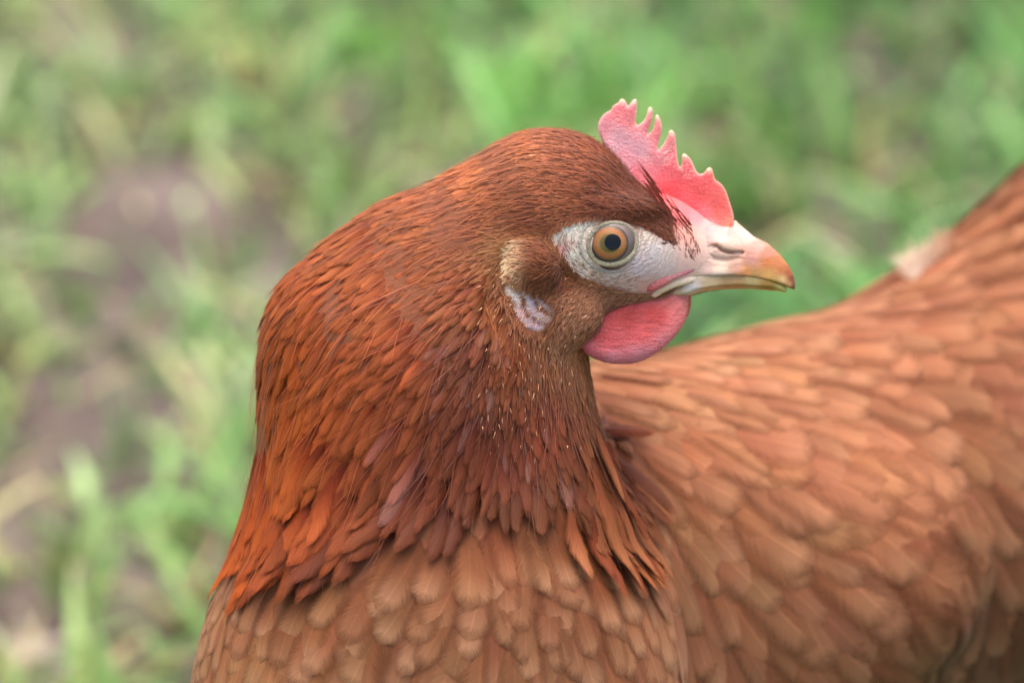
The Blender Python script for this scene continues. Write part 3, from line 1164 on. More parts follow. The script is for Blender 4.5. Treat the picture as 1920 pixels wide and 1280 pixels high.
def m_bodyall(p):
    pf = p.astype(np.float32)
    nh = is_neckhead(p)
    return (~nh | (p[:, 1] > hem_y(p[:, 0]) - 70)) & ~((p[:, 0] < 1130) & (p[:, 1] < hem_y(p[:, 0]) - 85) & (p[:, 2] > -260)) & front(p, -.4) & (p[:, 0] < 2330) & (p[:, 1] < 1620) & (sdf_head(pf) > 60) & (sdf_groove(pf) > 6)


r_body = sample_roots(m_bodyall, lambda p: bd_len(p)[:, 1] * np.where(p[:, 0] < 1200, .54, .45), over=6, seed=5)
print('body', len(r_body))


def region(p):
    """0 breast, 1 back, 2 wing, 3 tail"""
    x, y = p[:, 0], p[:, 1]
    wing = ell(p, (1560, 1090, -330), (420, 260, 500)) < 0
    tail = (x + (900 - y) * .35 > 1960) & (y < 760)
    reg = np.where(x < 1190 + (y - 1000) * .15, 0, 1)
    reg[(x < 1190) & (y < 900)] = 1
    reg[wing & (x > 1230)] = 2
    reg[tail] = 3
    return reg


rg = region(r_body)
lw = bd_len(r_body)
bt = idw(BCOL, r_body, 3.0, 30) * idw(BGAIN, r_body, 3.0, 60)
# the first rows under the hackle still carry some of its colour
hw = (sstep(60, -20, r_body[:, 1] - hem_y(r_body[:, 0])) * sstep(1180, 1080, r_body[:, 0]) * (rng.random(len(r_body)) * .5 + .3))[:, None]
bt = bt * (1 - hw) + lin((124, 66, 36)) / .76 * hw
for k, nm in enumerate(('breast_feathers', 'back_feathers', 'wing_feathers', 'tail_feathers')):
    s = rg == k
    n = int(s.sum())
    lf = {0: .03, 1: .012, 2: .022, 3: .01}[k]
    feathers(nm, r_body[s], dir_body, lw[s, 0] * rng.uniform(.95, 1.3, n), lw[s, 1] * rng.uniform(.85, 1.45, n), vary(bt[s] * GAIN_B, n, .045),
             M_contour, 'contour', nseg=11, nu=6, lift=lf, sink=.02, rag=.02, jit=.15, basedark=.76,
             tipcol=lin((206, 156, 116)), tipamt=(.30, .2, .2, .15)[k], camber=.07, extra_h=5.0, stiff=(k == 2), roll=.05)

# ------------------------------------------------------------------ comb
CZ = [(185, 345), (200, 300), (235, 250), (270, 225), (300, 215), (310, 180), (340, 160), (365, 150), (375, 122), (397, 112), (425, 135), (440, 175), (448, 178), (470, 150),
      (500, 118), (515, 115), (526, 135), (522, 220), (513, 300), (515, 345), (545, 335), (590, 295), (610, 235), (618, 195), (637, 182), (657, 200), (660, 250), (650, 310),
      (630, 370), (612, 425), (640, 400), (665, 360), (675, 300), (680, 260), (695, 248), (712, 265), (735, 330), (738, 390), (720, 460), (700, 530), (700, 558), (735, 520),
      (770, 470), (790, 425), (795, 395), (815, 382), (842, 400), (855, 450), (862, 530), (870, 620), (884, 702), (903, 690), (907, 640), (905, 600), (922, 582), (950, 595),
      (990, 640), (1010, 690), (1035, 745), (1065, 765), (1100, 750), (1120, 715), (1145, 700), (1167, 715), (1180, 760), (1190, 810), (1230, 830), (1275, 880), (1300, 940),
      (1320, 1010), (1345, 1080), (1358, 1160), (1330, 1260), (1150, 1290), (900, 1200), (700, 1000), (500, 850), (330, 700), (285, 620), (268, 560), (222, 480), (190, 400)]
COMB = [(1080 + a / 4.571, 160 + b / 4.571) for a, b in CZ]
COMB_S = smooth_poly(COMB, 1)


def comb_mid(x, y):
    up = np.clip((400 - y) / 200, 0, 1)
    return 5 * np.sin(x / 26.0 + 1) * up + 2 * np.sin(y / 31.0) * up


def comb_f(p):
    x, y, d = p[..., 0], p[..., 1], p[..., 2]
    sd = -poly_dist(x[:, :, 0], y[:, :, 0], COMB_S)[..., None]
    # distance below the hair line decides how fleshy it is
    base = sstep(-40, 80, (y - (300 + (x - 1143) * .92)))
    T = 8 + 24 * base + .7 * np.sin(x / 7.3 + y / 19) + .6 * np.sin(x / 12.1 - y / 8.7 + 2)
    R = 9 + 16 * base
    t = np.clip(sd / R, -1, 1)
    th = np.where(t > 0, T * np.sqrt(np.clip(1 - (1 - t) ** 2, 0, 1)), t * 12)
    return (np.abs(d - comb_mid(x, y)) - th) * .8


V, Q = nets(comb_f, np.arange(1112, 1388, 1.8), np.arange(176, 450, 1.8), np.arange(-44, 45, 2.2))
CCOL = [(1140, 200, 232, 112, 118), (1130, 240, 236, 140, 148), (1160, 260, 238, 160, 168), (1200, 280, 238, 155, 164), (1170, 300, 236, 140, 150), (1230, 300, 232, 122, 130),
        (1260, 320, 228, 92, 98), (1290, 340, 226, 84, 88), (1260, 360, 224, 64, 72), (1320, 360, 228, 84, 84), (1350, 380, 230, 92, 86), (1300, 380, 228, 80, 86),
        (1320, 400, 232, 104, 112), (1350, 400, 236, 100, 92), (1330, 425, 240, 158, 158), (1370, 415, 238, 130, 110), (1200, 330, 230, 110, 120), (1240, 250, 232, 120, 122), (1180, 220, 234, 120, 124)]
cc = np.clip(lin(idw(CCOL, V, 4, 8)) * [1.14, 1.34, 1.26] + .02, 0, .95)
ed = -poly_dist(V[:, 0], V[:, 1], COMB_S)
tipw = sstep(4.5, 0.5, ed) * .40
TIPS = [(1166, 186), (1191, 187), (1218, 202), (1232, 216), (1258, 245), (1282, 290), (1330, 315)]
for a, b in TIPS:
    tipw = np.maximum(tipw, .85 * sstep(13, 2, np.hypot(V[:, 0] - a, (V[:, 1] - b) * .8)))
tipw = tipw[:, None]
cc = cc * (1 - tipw) + lin((244, 222, 190)) * tipw
# dry scurf flecks
fl = sstep(20, 5, np.hypot(V[:, 0] - 1212, V[:, 1] - 296)) + sstep(34, 8, np.hypot(V[:, 0] - 1256, V[:, 1] - 290)) + .7 * sstep(26, 8, np.hypot(V[:, 0] - 1290, V[:, 1] - 318))
fl = (np.clip(fl, 0, 1) * (rng.random(len(V)) > .72) * .75)[:, None]
cc = cc * (1 - fl) + lin((250, 214, 200)) * fl
make_mesh('comb', P(V), Q, M_comb, hen, col=cc, rest=V)

# ------------------------------------------------------------------ wattles
WAT = smooth_poly([(1088, 645), (1093, 658), (1108, 670), (1135, 680), (1168, 684), (1200, 679), (1230, 664), (1262, 637), (1284, 606), (1291, 580), (1290, 556), (1295, 536),
                   (1282, 530), (1250, 545), (1200, 560), (1150, 580), (1110, 605), (1090, 625)], 2)


def wattle(sgn, sx, sy, dd):
    def f(p):
        x, y, d = p[..., 0] - sx, p[..., 1] - sy, p[..., 2]
        sd = -poly_dist(x[:, :, 0], y[:, :, 0], WAT)[..., None]
        t = np.clip(sd / 26, -1, 1)
        up_ = sstep(60, 5, (y - (612 - (x - 1100) * .36)))
        T = 15 + 1.4 * np.sin(x / 5.2 + y / 9.0 + 1.8 * np.sin(y / 15)) * up_ + 1.3 * np.sin(x / 17 + 1) * np.sin(y / 14)
        th = np.where(t > 0, T * np.sqrt(np.clip(1 - (1 - t) ** 2, 0, 1)), t * 12)
        return (np.abs(d - mid(x, y)) - th) * .8

    def mid(x, y):
        # hangs from the jaw and swells outwards
        return sgn * (dd + 16 * np.sin(np.clip((y - 560) / 125, 0, 1) * 2.2) - 14 * sstep(1240, 1300, x))
    V, Q = nets(f, np.arange(1078, 1312, 2.6) + sx, np.arange(522, 694, 2.6) + sy, np.arange(-100, 101, 2.6))
    WC = [(1110, 650, 196, 84, 96), (1150, 670, 208, 108, 124), (1200, 665, 206, 108, 124), (1250, 640, 206, 100, 112), (1275, 600, 206, 96, 104), (1200, 625, 202, 74, 82),
          (1150, 640, 198, 72, 82), (1230, 590, 186, 58, 62), (1180, 600, 178, 58, 60), (1120, 625, 176, 60, 64), (1280, 560, 214, 104, 108), (1292, 545, 232, 150, 140), (1240, 560, 200, 90, 90)]
    c = lin(idw(WC, V - np.array([sx, sy, 0]), 4, 8))
    return make_mesh('wattle', P(V), Q, M_wattle, hen, col=np.clip(c * [1.15, 1.5, 1.25] + .01, 0, .9), rest=V)


wattle(1, 0, 0, 40)
wattle(-1, 6, -12, 40)

# ------------------------------------------------------------------ beak
UB = [(1270, 440), (1340, 415), (1377, 411), (1392, 425), (1413, 443), (1440, 456), (1463, 477), (1478, 496), (1488, 515), (1492, 533), (1490, 543), (1482, 541),
      (1468, 535), (1440, 528), (1415, 523), (1372, 519), (1320, 521), (1286, 526), (1262, 534), (1270, 480)]
TOPL = [(1250, 385), (1288, 400), (1340, 400), (1377, 411), (1392, 425), (1413, 443), (1440, 456), (1463, 477), (1478, 496), (1488, 515), (1492, 533)]
NOS = [(1331, 467), (1336, 462), (1344, 461), (1353, 469), (1365, 473), (1380, 474), (1392, 474)]
NOS2 = [(1318, 476), (1340, 486), (1362, 489), (1385, 484)]


def ub_half(x, y):
    W = np.interp(x, [1240, 1290, 1330, 1360, 1400, 1440, 1465, 1480, 1488, 1493], [52, 58, 57, 54, 44, 31, 21, 12, 7, 3])
    R = np.interp(x, [1290, 1400, 1450, 1480, 1492], [78, 62, 40, 24, 12])
    dt = poly_dist(x, y, TOPL, closed=False)
    th = W * np.sqrt(np.clip(1 - (1 - np.clip(dt / R, 0, 1)) ** 2, 0, 1))
    op = np.exp(-(((x - 1362) / 27) ** 2 + ((y - 459 - (x - 1362) * .25) / 13) ** 2) ** 1.5)
    th = th + 7 * op
    dn = poly_dist(x, y, NOS, closed=False)
    th = th - 7 * np.exp(-(dn / 3.0) ** 2)
    dn2 = poly_dist(x, y, NOS2, closed=False)
    th = th - 3.5 * np.exp(-(dn2 / 5.0) ** 2)
    # rounded swelling of the cutting edge
    th = th + 2.5 * np.exp(-((y - 510 - (1372 - x) * .02) / 9) ** 2) * (x < 1400)
    hs = surf_d(x.ravel(), y.ravel()).reshape(x.shape) - 1.5 - 30 * sstep(1285, 1262, x)
    w = sstep(1285, 1368, x + (y - 460) * .25)
    car = 7 * np.exp(-(dn / 3.0) ** 2) + 3.5 * np.exp(-(dn2 / 5.0) ** 2)
    return np.maximum((th + car) * w + hs * (1 - w) - car * sstep(1300, 1330, x), 0)


def ub_f(p):
    x, y, d = p[..., 0], p[..., 1], p[..., 2]
    x2, y2 = x[:, :, 0], y[:, :, 0]
    sd = -poly_dist(x2, y2, UB)
    th = ub_half(x2, y2)
    th = th * np.where(sd > 0, np.clip(1 - (1 - np.clip(sd / 5.0, 0, 1)) ** 2, 0, 1) ** .5, 0) + np.where(sd < 0, sd * 4, 0)
    return (np.abs(d) - th[..., None]) * .7


V, Q = nets(ub_f, np.arange(1258, 1497, 2.0), np.arange(398, 549, 2.0), np.arange(-70, 71, 2.0))
BKC = [(1290, 440, 226, 170, 165), (1330, 425, 240, 165, 165), (1350, 422, 238, 160, 160), (1300, 430, 232, 150, 152), (1368, 424, 238, 178, 172), (1380, 432, 242, 208, 198), (1400, 438, 244, 220, 208), (1300, 480, 214, 186, 180), (1360, 458, 228, 200, 182), (1345, 485, 226, 192, 176),
       (1420, 465, 214, 165, 150), (1410, 485, 206, 150, 136), (1440, 475, 206, 142, 120), (1440, 492, 208, 128, 66), (1400, 510, 214, 150, 92), (1350, 505, 238, 222, 204), (1300, 514, 232, 205, 178),
       (1320, 500, 236, 200, 192), (1380, 498, 214, 168, 148), (1440, 515, 216, 168, 96), (1462, 490, 206, 130, 80), (1470, 505, 198, 122, 66), (1486, 522, 140, 74, 44), (1490, 538, 110, 60, 40), (1480, 510, 180, 96, 52),
       (1468, 525, 226, 194, 136), (1478, 534, 206, 160, 104), (1415, 520, 190, 150, 84), (1450, 526, 196, 160, 84), (1290, 465, 210, 170, 160)]
cc = lin(idw(BKC, V, 4, 5)) * [.86, .80, .73]
dn = np.exp(-(poly_dist(V[:, 0], V[:, 1], NOS, closed=False) / 2.6) ** 2)[:, None] * .75
cc = cc * (1 - dn) + lin((160, 100, 78)) * dn
upper = make_mesh('upper_beak', P(V), Q, M_horn, hen, col=cc, rest=V)

LBK = smooth_poly([(1245, 535), (1290, 514), (1320, 508), (1372, 506), (1415, 511), (1440, 518), (1466, 530), (1477, 540), (1473, 550), (1463, 546), (1440, 544), (1406, 541), (1372, 541),
                   (1340, 543), (1310, 548), (1290, 556), (1260, 560), (1235, 556)], 1)


def lb_f(p):
    x, y, d = p[..., 0], p[..., 1], p[..., 2]
    x2, y2 = x[:, :, 0], y[:, :, 0]
    sd = -poly_dist(x2, y2, LBK)
    W = np.interp(x2, [1240, 1290, 1350, 1400, 1440, 1465, 1476], [50, 54, 52, 42, 29, 15, 6])
    t = np.clip(sd / 9, 0, 1)
    th = np.where(sd > 0, W * (1 - (1 - t) ** 2) ** .5, sd * 5)
    return (np.abs(d) - th[..., None]) * .7


V, Q = nets(lb_f, np.arange(1230, 1482, 2.0), np.arange(510, 566, 2.0), np.arange(-54, 55, 2.0))
LBC = [(1300, 540, 214, 206, 196), (1330, 535, 204, 180, 140), (1370, 530, 186, 150, 100), (1380, 540, 190, 140, 86), (1440, 538, 170, 130, 52), (1466, 545, 206, 198, 120), (1410, 530, 190, 166, 110), (1260, 545, 214, 180, 140)]
make_mesh('lower_beak', P(V), Q, M_horn, hen, col=lin(idw(LBC, V, 4, 5)) * [.8, .78, .74], rest=V)


def tube(name, path, rad, mat, colr, dlift=0.0, nseg=60, ring=12, parent=hen, flat=1.0):
    path = np.array(path, float)
    s = np.linspace(0, len(path) - 1, nseg)
    x = np.interp(s, np.arange(len(path)), path[:, 0])
    y = np.interp(s, np.arange(len(path)), path[:, 1])
    for _ in range(6):
        x[1:-1] = (x[:-2] + 2 * x[1:-1] + x[2:]) / 4
        y[1:-1] = (y[:-2] + 2 * y[1:-1] + y[2:]) / 4
    r = np.interp(np.linspace(0, 1, nseg), np.linspace(0, 1, len(rad)), rad)
    d = surf_d(x, y) + dlift
    c = np.stack([x, y, d], -1)
    t = norm(np.gradient(c, axis=0))
    nn = np.tile([0, 0, 1.0], (nseg, 1))
    nn = norm(nn - t * (nn * t).sum(1, keepdims=True))
    b = np.cross(t, nn)
    a = np.linspace(0, 2 * math.pi, ring, endpoint=False)
    q = c[:, None] + r[:, None, None] * (np.cos(a)[None, :, None] * b[:, None] + flat * np.sin(a)[None, :, None] * nn[:, None])
    vi = np.arange(nseg * ring).reshape(nseg, ring)
    F = np.stack([vi[:-1], np.roll(vi, -1, 1)[:-1], np.roll(vi, -1, 1)[1:], vi[1:]], -1).reshape(-1, 4)
    q = q.reshape(-1, 3)
    cl = lin(idw(colr, q, 4, 4))
    return make_mesh(name, P(q), F, mat, parent, col=cl, rest=q)


tube('gape', [(1217, 553), (1226, 551), (1240, 542), (1262, 532), (1290, 524), (1330, 517)], [.5, 8, 8, 8, 8, 2], M_horn,
     [(1220, 552, 226, 190, 165), (1240, 543, 226, 196, 160), (1262, 532, 228, 200, 165), (1300, 522, 232, 206, 176)], dlift=-1, flat=.8)
tube('gape_skin', [(1209, 547), (1220, 538), (1240, 527), (1262, 517), (1290, 508), (1326, 496)], [.5, 10, 11, 8, 5, .5], M_comb,
     [(1215, 542, 226, 120, 118), (1240, 527, 228, 130, 128), (1262, 518, 222, 150, 148), (1290, 508, 232, 130, 142), (1320, 498, 236, 160, 168)], dlift=-3.5, flat=.8)


# ------------------------------------------------------------------ ear lobe
LOBE_S = smooth_poly(LOBE, 2)


def lobe_f(p):
    x, y, d = p[..., 0], p[..., 1], p[..., 2]
    x2, y2 = x[:, :, 0], y[:, :, 0]
    sd = -poly_dist(x2, y2, LOBE_S)
    d0 = surf_d(x2.ravel(), y2.ravel()).reshape(x2.shape)
    w = np.sin(((x2 - 990) * .75 - (y2 - 570) * .55) / 3.6 + 1.8 * np.sin((x2 + y2) / 19)) * 1.5
    t = np.clip(sd / 16, -1, 1)
    th = np.where(t > 0, (3.5 + w) * np.sqrt(np.clip(1 - (1 - t) ** 2, 0, 1)), t * 10)
    return (np.abs(d - d0[..., None]) - th[..., None]) * .8


lx = np.arange(928, 1058, 2.0)
ly = np.arange(508, 638, 2.0)
sdm = surf_d(*[a.ravel() for a in np.meshgrid(lx, ly)])
V, Q = nets(lobe_f, lx, ly, np.arange(sdm.min() - 18, sdm.max() + 20, 2.2))
LC = [(955, 540, 226, 210, 200), (975, 555, 222, 208, 206), (1000, 560, 204, 190, 204), (1010, 585, 212, 188, 190), (985, 590, 220, 186, 190), (1022, 580, 200, 176, 180), (1000, 605, 196, 172, 186), (1028, 598, 180, 150, 140)]
make_mesh('earlobe', P(V), Q, M_lobe, hen, col=lin(idw(LC, V, 4, 6)) * [1.0, .93, .84], rest=V)

# ------------------------------------------------------------------ eye
EX, EY = 1147.0, 455.0
ED = float(surf_d([EX], [EY])[0])
ER = 60.0
EC = np.array([EX, EY, ED - 43.0])
TILT = np.array([0.10, 0.02])


def cap(name, cx, cy, rx, ry, rad, colfn, mat, parent, nr=24, na=48):
    rr = np.linspace(0, 1, nr)[1:]
    a = np.linspace(0, 2 * math.pi, na, endpoint=False)
    x = np.concatenate([[cx], (cx + rx * rr[:, None] * np.cos(a)).ravel()])
    y = np.concatenate([[cy], (cy + ry * rr[:, None] * np.sin(a)).ravel()])
    h = np.sqrt(np.clip(rad ** 2 - (x - EC[0]) ** 2 - (y - EC[1]) ** 2, 1, None))
    q = np.stack([x, y, EC[2] + h], -1)
    F = []
    for j in range(na):
        F.append((0, 1 + (j + 1) % na, 1 + j, 1 + j))
    vi = 1 + np.arange((nr - 1) * na).reshape(nr - 1, na)
    F2 = np.stack([vi[:-1], np.roll(vi, -1, 1)[:-1], np.roll(vi, -1, 1)[1:], vi[1:]], -1).reshape(-1, 4)
    tri = np.array([f[:3] for f in F])
    q4 = np.concatenate([F2[:, [0, 1, 2]], F2[:, [0, 2, 3]], tri])
    c = colfn(x, y)
    return make_mesh(name, P(q), q4, mat, parent, col=c, rest=q)


def blendcol(t, stops):
    t = np.asarray(t)
    pos = [s[0] for s in stops]
    cs = np.array([lin(s[1]) for s in stops])
    return np.stack([np.interp(t, pos, cs[:, i]) for i in range(3)], -1)


# eyeball
na, nr = 48, 32
ph = np.linspace(0.001, math.pi * .62, nr)
a = np.linspace(0, 2 * math.pi, na, endpoint=False)
q = EC + ER * np.stack([np.sin(ph)[:, None] * np.cos(a), np.sin(ph)[:, None] * np.sin(a), np.cos(ph)[:, None] * np.ones(na)], -1)
vi = np.arange(nr * na).reshape(nr, na)
F = np.stack([vi[:-1], np.roll(vi, -1, 1)[:-1], np.roll(vi, -1, 1)[1:], vi[1:]], -1).reshape(-1, 4)
q = q.reshape(-1, 3)
eye = make_mesh('eye', P(q), F, M_eye, hen, col=blendcol(np.abs(q[:, 0] - 1168) / 30, [(0, (128, 110, 102)), (1, (82, 72, 70))]), rest=q)
IX, IY = 1143.0, 456.0
cap('iris', IX, IY, 35.5, 34, ER + .7, lambda x, y: blendcol(np.hypot((x - IX) / 35.5, (y - IY) / 34),
    [(0, (92, 82, 40)), (.46, (98, 86, 42)), (.58, (158, 114, 64)), (.78, (166, 104, 58)), (.87, (136, 92, 52)), (.94, (78, 72, 70)), (1, (46, 44, 50))]), M_iris, eye)
cap('pupil', 1149, 454, 15.5, 15.2, ER + 1.3, lambda x, y: np.tile(lin((10, 12, 14)), (len(x), 1)), M_pupil, eye, nr=8)


def eyelid():
    n, ring = 120, 14
    a = np.linspace(0, 2 * math.pi, n, endpoint=False)
    # opening: slightly pointed at the back corner, flatter on top
    rx = 45.5
    ry = np.where(np.sin(a) < 0, 36.5, 39.5)
    x = 1148 + rx * np.cos(a)
    y = 455 + ry * np.sin(a) + 3.0 * np.cos(a) * -1
    h = np.sqrt(np.clip(ER ** 2 - (x - EC[0]) ** 2 - (y - EC[1]) ** 2, 25, None))
    d = np.maximum(EC[2] + h, surf_d(x, y)) - 1.0
    r = 5.0 + 1.3 * np.clip(np.sin(a), 0, 1) + .3 * np.sin(a * 60)
    c = np.stack([x, y, d], -1)
    t = norm(np.roll(c, -1, 0) - np.roll(c, 1, 0))
    nn = norm(np.array([0, 0, 1.0]) - t * t[:, 2:3])
    b = np.cross(t, nn)
    w = np.linspace(0, 2 * math.pi, ring, endpoint=False)
    q = c[:, None] + r[:, None, None] * (np.cos(w)[None, :, None] * b[:, None] + .6 * np.sin(w)[None, :, None] * nn[:, None])
    vi = np.arange(n * ring).reshape(n, ring)
    v2 = np.roll(vi, -1, 0)
    F = np.stack([vi, np.roll(vi, -1, 1), np.roll(v2, -1, 1), v2], -1).reshape(-1, 4)
    q = q.reshape(-1, 3)
    base = np.tile(lin((176, 164, 140)), (len(q), 1))
    low = sstep(450, 500, q[:, 1])[:, None]
    base = base * (1 - low) + lin((196, 184, 146)) * low
    return make_mesh('eyelid', P(q), F, M_lid, eye, col=base, rest=q)


eyelid()
tube('eyelid_fold', [(1200, 430), (1180, 410), (1148, 404), (1112, 410), (1092, 430), (1086, 455), (1094, 482), (1116, 503), (1148, 511), (1180, 503), (1202, 484)], [.5, 3, 4, 5, 5, 5, 4, 4, 2.5, .5],
     M_lid, [(1148, 404, 200, 188, 170), (1086, 455, 214, 204, 186), (1148, 511, 196, 186, 176), (1200, 440, 196, 190, 186)], dlift=-2.5, nseg=90, parent=eye, flat=.8)

# ------------------------------------------------------------------ bristles on the face
def in_patch(n, poly, seed, far=False):
    r = np.random.default_rng(seed)
    xs, ys = [a for a, _ in poly], [b for _, b in poly]
    x = r.uniform(min(xs), max(xs), n)
    y = r.uniform(min(ys), max(ys), n)
    k = poly_dist(x, y, poly) < 0
    x, y = x[k], y[k]
    return np.stack([x, y, surf_d(x, y)], -1)


def dir_face(p):
    # bristles stream back and down, round the eye
    dx, dy = p[:, 0] - EX, p[:, 1] - EY
    r = np.hypot(dx, dy) + 1e-6
    tx, ty = -dy / r, dx / r
    sg = np.where(dy > 0, 1.0, -1.0)
    d = np.stack([tx * sg * np.where(dy > 0, 1, 1), ty * sg], -1)
    d = np.where(d[:, :1] > 0, -d, d)
    lore = sstep(1200, 1240, p[:, 0])[:, None]
    ld_ = norm(np.stack([-.35 + 0 * dx, -.9 + .2 * (p[:, 1] - 430) / 50], -1))
    return norm(d * (1 - lore) + ld_ * lore * 1.2)


pa = in_patch(400, [(1035, 470), (1050, 440), (1060, 430), (1095, 455), (1100, 500), (1150, 510), (1200, 510), (1205, 545), (1150, 552), (1090, 535), (1055, 505)], 11)
n = len(pa)
feathers('face_bristles', pa, dir_face, rng.uniform(9, 17, n), rng.uniform(.8, 1.5, n), vary(np.tile(lin((158, 122, 100)), (n, 1)), n, .3), M_bristle, 'hair', nseg=3, nu=1,
         lift=.12, sink=0, rag=0, jit=.25, basedark=1, camber=0)
pa = in_patch(280, [(1222, 428), (1262, 405), (1290, 408), (1318, 470), (1300, 492), (1262, 470)], 12)
n = len(pa)
feathers('lore_bristles', pa, lambda p: norm(np.stack([-.4 + 0 * p[:, 0], -.9 + 0 * p[:, 0]], -1)), rng.uniform(8, 16, n), rng.uniform(1.0, 1.9, n),
         vary(np.tile(lin((158, 92, 72)), (n, 1)), n, .25), M_bristle, 'hair', nseg=3, nu=1, lift=.2, sink=0, rag=0, jit=.3, basedark=1, camber=0)
# dark wisps of feather climbing the foot of the comb
wp = np.array([(1238, 372), (1246, 385), (1252, 396), (1258, 408), (1266, 420), (1232, 362), (1244, 378), (1262, 414), (1250, 390), (1290, 420), (1294, 428), (1272, 400), (1240, 366), (1228, 352)], float)
wp = np.repeat(wp, 4, 0) + rng.normal(0, 5, (56, 2))
wd = np.maximum(surf_d(wp[:, 0], wp[:, 1]), 20)
wr = np.stack([wp[:, 0], wp[:, 1], wd], -1)
n = len(wr)


def wisps():
    L = rng.uniform(28, 62, n)
    dirv = norm(np.stack([-.62 + rng.normal(0, .08, n), -.75 + rng.normal(0, .08, n), .10 + 0 * L], -1))
    v = np.linspace(0, 1, 6)
    c = wr[:, None] + dirv[:, None] * (L[:, None] * v)[..., None]
    c[..., 2] += 6 + 5 * v
    side = norm(np.cross(dirv, [0, 0, 1.0]))
    w = (.9 * (1 - v ** 2) + .15)[None, :, None]
    q = np.stack([c - side[:, None] * w, c + side[:, None] * w], 2)
    vi = np.arange(n * 12).reshape(n, 6, 2)
    F = np.stack([vi[:, :-1, 0], vi[:, :-1, 1], vi[:, 1:, 1], vi[:, 1:, 0]], -1).reshape(-1, 4)
    C = np.tile(lin((120, 52, 34)), (n * 12, 1))
    make_mesh('brow_wisps', P(q.reshape(-1, 3)), F, M_bristle, hen, col=C, uv=np.zeros((n * 12, 3)))


wisps()


# tan fluff that closes over the rim of the ear lobe, and a fringe on the ear tuft
def rim(poly, n, off, seed):
    r = np.random.default_rng(seed)
    a = np.array(poly, float)
    b = np.roll(a, -1, 0)
    i = r.integers(0, len(a), n)
    t = r.random((n, 1))
    q = a[i] * (1 - t) + b[i] * t
    c = a.mean(0)
    q = q + norm(q - c) * (off + r.normal(0, 3.0, (n, 1)))
    return np.stack([q[:, 0], q[:, 1], surf_d(q[:, 0], q[:, 1])], -1)


pr = rim(LOBE, 300, 4.5, 21)
def dir_face0(p):
    dx, dy = p[:, 0] - 1147, p[:, 1] - 455
    r = np.hypot(dx, dy) + 1e-6
    t = np.stack([-dy / r, dx / r], -1)
    t = np.where(t[:, :1] > 0, -t, t)
    return norm(t + .25 * np.stack([-dx / r, -dy / r], -1))


LCN = np.array(LOBE, float).mean(0)


def dir_lobe(p):
    return norm(norm(LCN - p[:, :2]) * .45 + dir_head(p) * .9)


n = len(pr)
feathers('lobe_fluff', pr, dir_lobe, rng.uniform(12, 26, n), rng.uniform(1.6, 3.2, n), vary(np.tile(lin((168, 104, 62)) * .8, (n, 1)), n, .3), M_bristle, 'hair', nseg=4, nu=1,
         lift=.25, sink=0, rag=0, jit=.45, basedark=.7, camber=0, extra_h=5.0)
pb = rim([q for q in BARE if q[0] < 1270], 1500, 3.0, 31)
pb = pb[~((np.abs(pb[:, 0] - 1229) < 16) & (pb[:, 1] > 442) & (pb[:, 1] < 538))]
pb = pb[(pb[:, 0] < 1262) & (pb[:, 1] > 396) & (np.abs(sdf(pb)) < 4)]
n = len(pb)
feathers('face_rim_fluff', pb, dir_face0, rng.uniform(8, 18, n), rng.uniform(1.2, 2.6, n), vary(idw(NCOL, pb, 3.5, 14) * 1.15, n, .3), M_bristle, 'hair', nseg=3, nu=1,
         lift=.2, sink=0, rag=0, jit=.45, basedark=.8, camber=0, extra_h=1.5)
TUFT = [(950, 470), (965, 456), (1000, 450), (1030, 465), (1050, 500), (1062, 540), (1030, 560), (990, 540), (955, 520)]
pt = in_patch(1500, TUFT, 22)
n = len(pt)
tuft_t = sstep(1010, 955, pt[:, 0])[:, None]
feathers('ear_tuft', pt, dir_head, rng.uniform(14, 26, n), rng.uniform(1.4, 2.8, n), vary((lin((150, 86, 50)) * (1 - tuft_t) + lin((240, 200, 152)) * 1.15 * tuft_t), n, .25), M_bristle, 'hair',
         nseg=4, nu=1, lift=.34, sink=0, rag=0, jit=.3, basedark=.45, camber=0, extra_h=2.0)
pc = in_patch(1500, [(1015, 560), (1060, 540), (1120, 545), (1200, 565), (1190, 580), (1110, 605), (1085, 640), (1080, 680), (1030, 680), (1030, 620), (1045, 590)], 23)
n = len(pc)
feathers('cheek_fluff', pc, dir_head, rng.uniform(9, 18, n), rng.uniform(1.2, 2.2, n), vary(np.tile(lin((196, 140, 104)) * .9, (n, 1)), n, .3), M_bristle, 'hair', nseg=3, nu=1,
         lift=.25, sink=0, rag=0, jit=.35, basedark=.6, camber=0, extra_h=2.0)
# hairlike barbs over the crown
mc = r_head[rng.choice(len(r_head), 3500)] + rng.normal(0, 3, (3500, 3))
mc = mc[(bare(mc) > 3) & (poly_dist(mc[:, 0], mc[:, 1], LOBE) > 3)]
lw = nh_len(mc)
n = len(mc)
feathers('crown_barbs', mc, dir_head, lw[:, 0] * rng.uniform(.7, 1.2, n), rng.uniform(1.0, 1.8, n), vary(ncol(mc, 14) * 1.15, n, .3), M_bristle, 'hair', nseg=4, nu=1,
         lift=.16, sink=0, rag=0, jit=.2, basedark=.6, camber=0, extra_h=2.0)

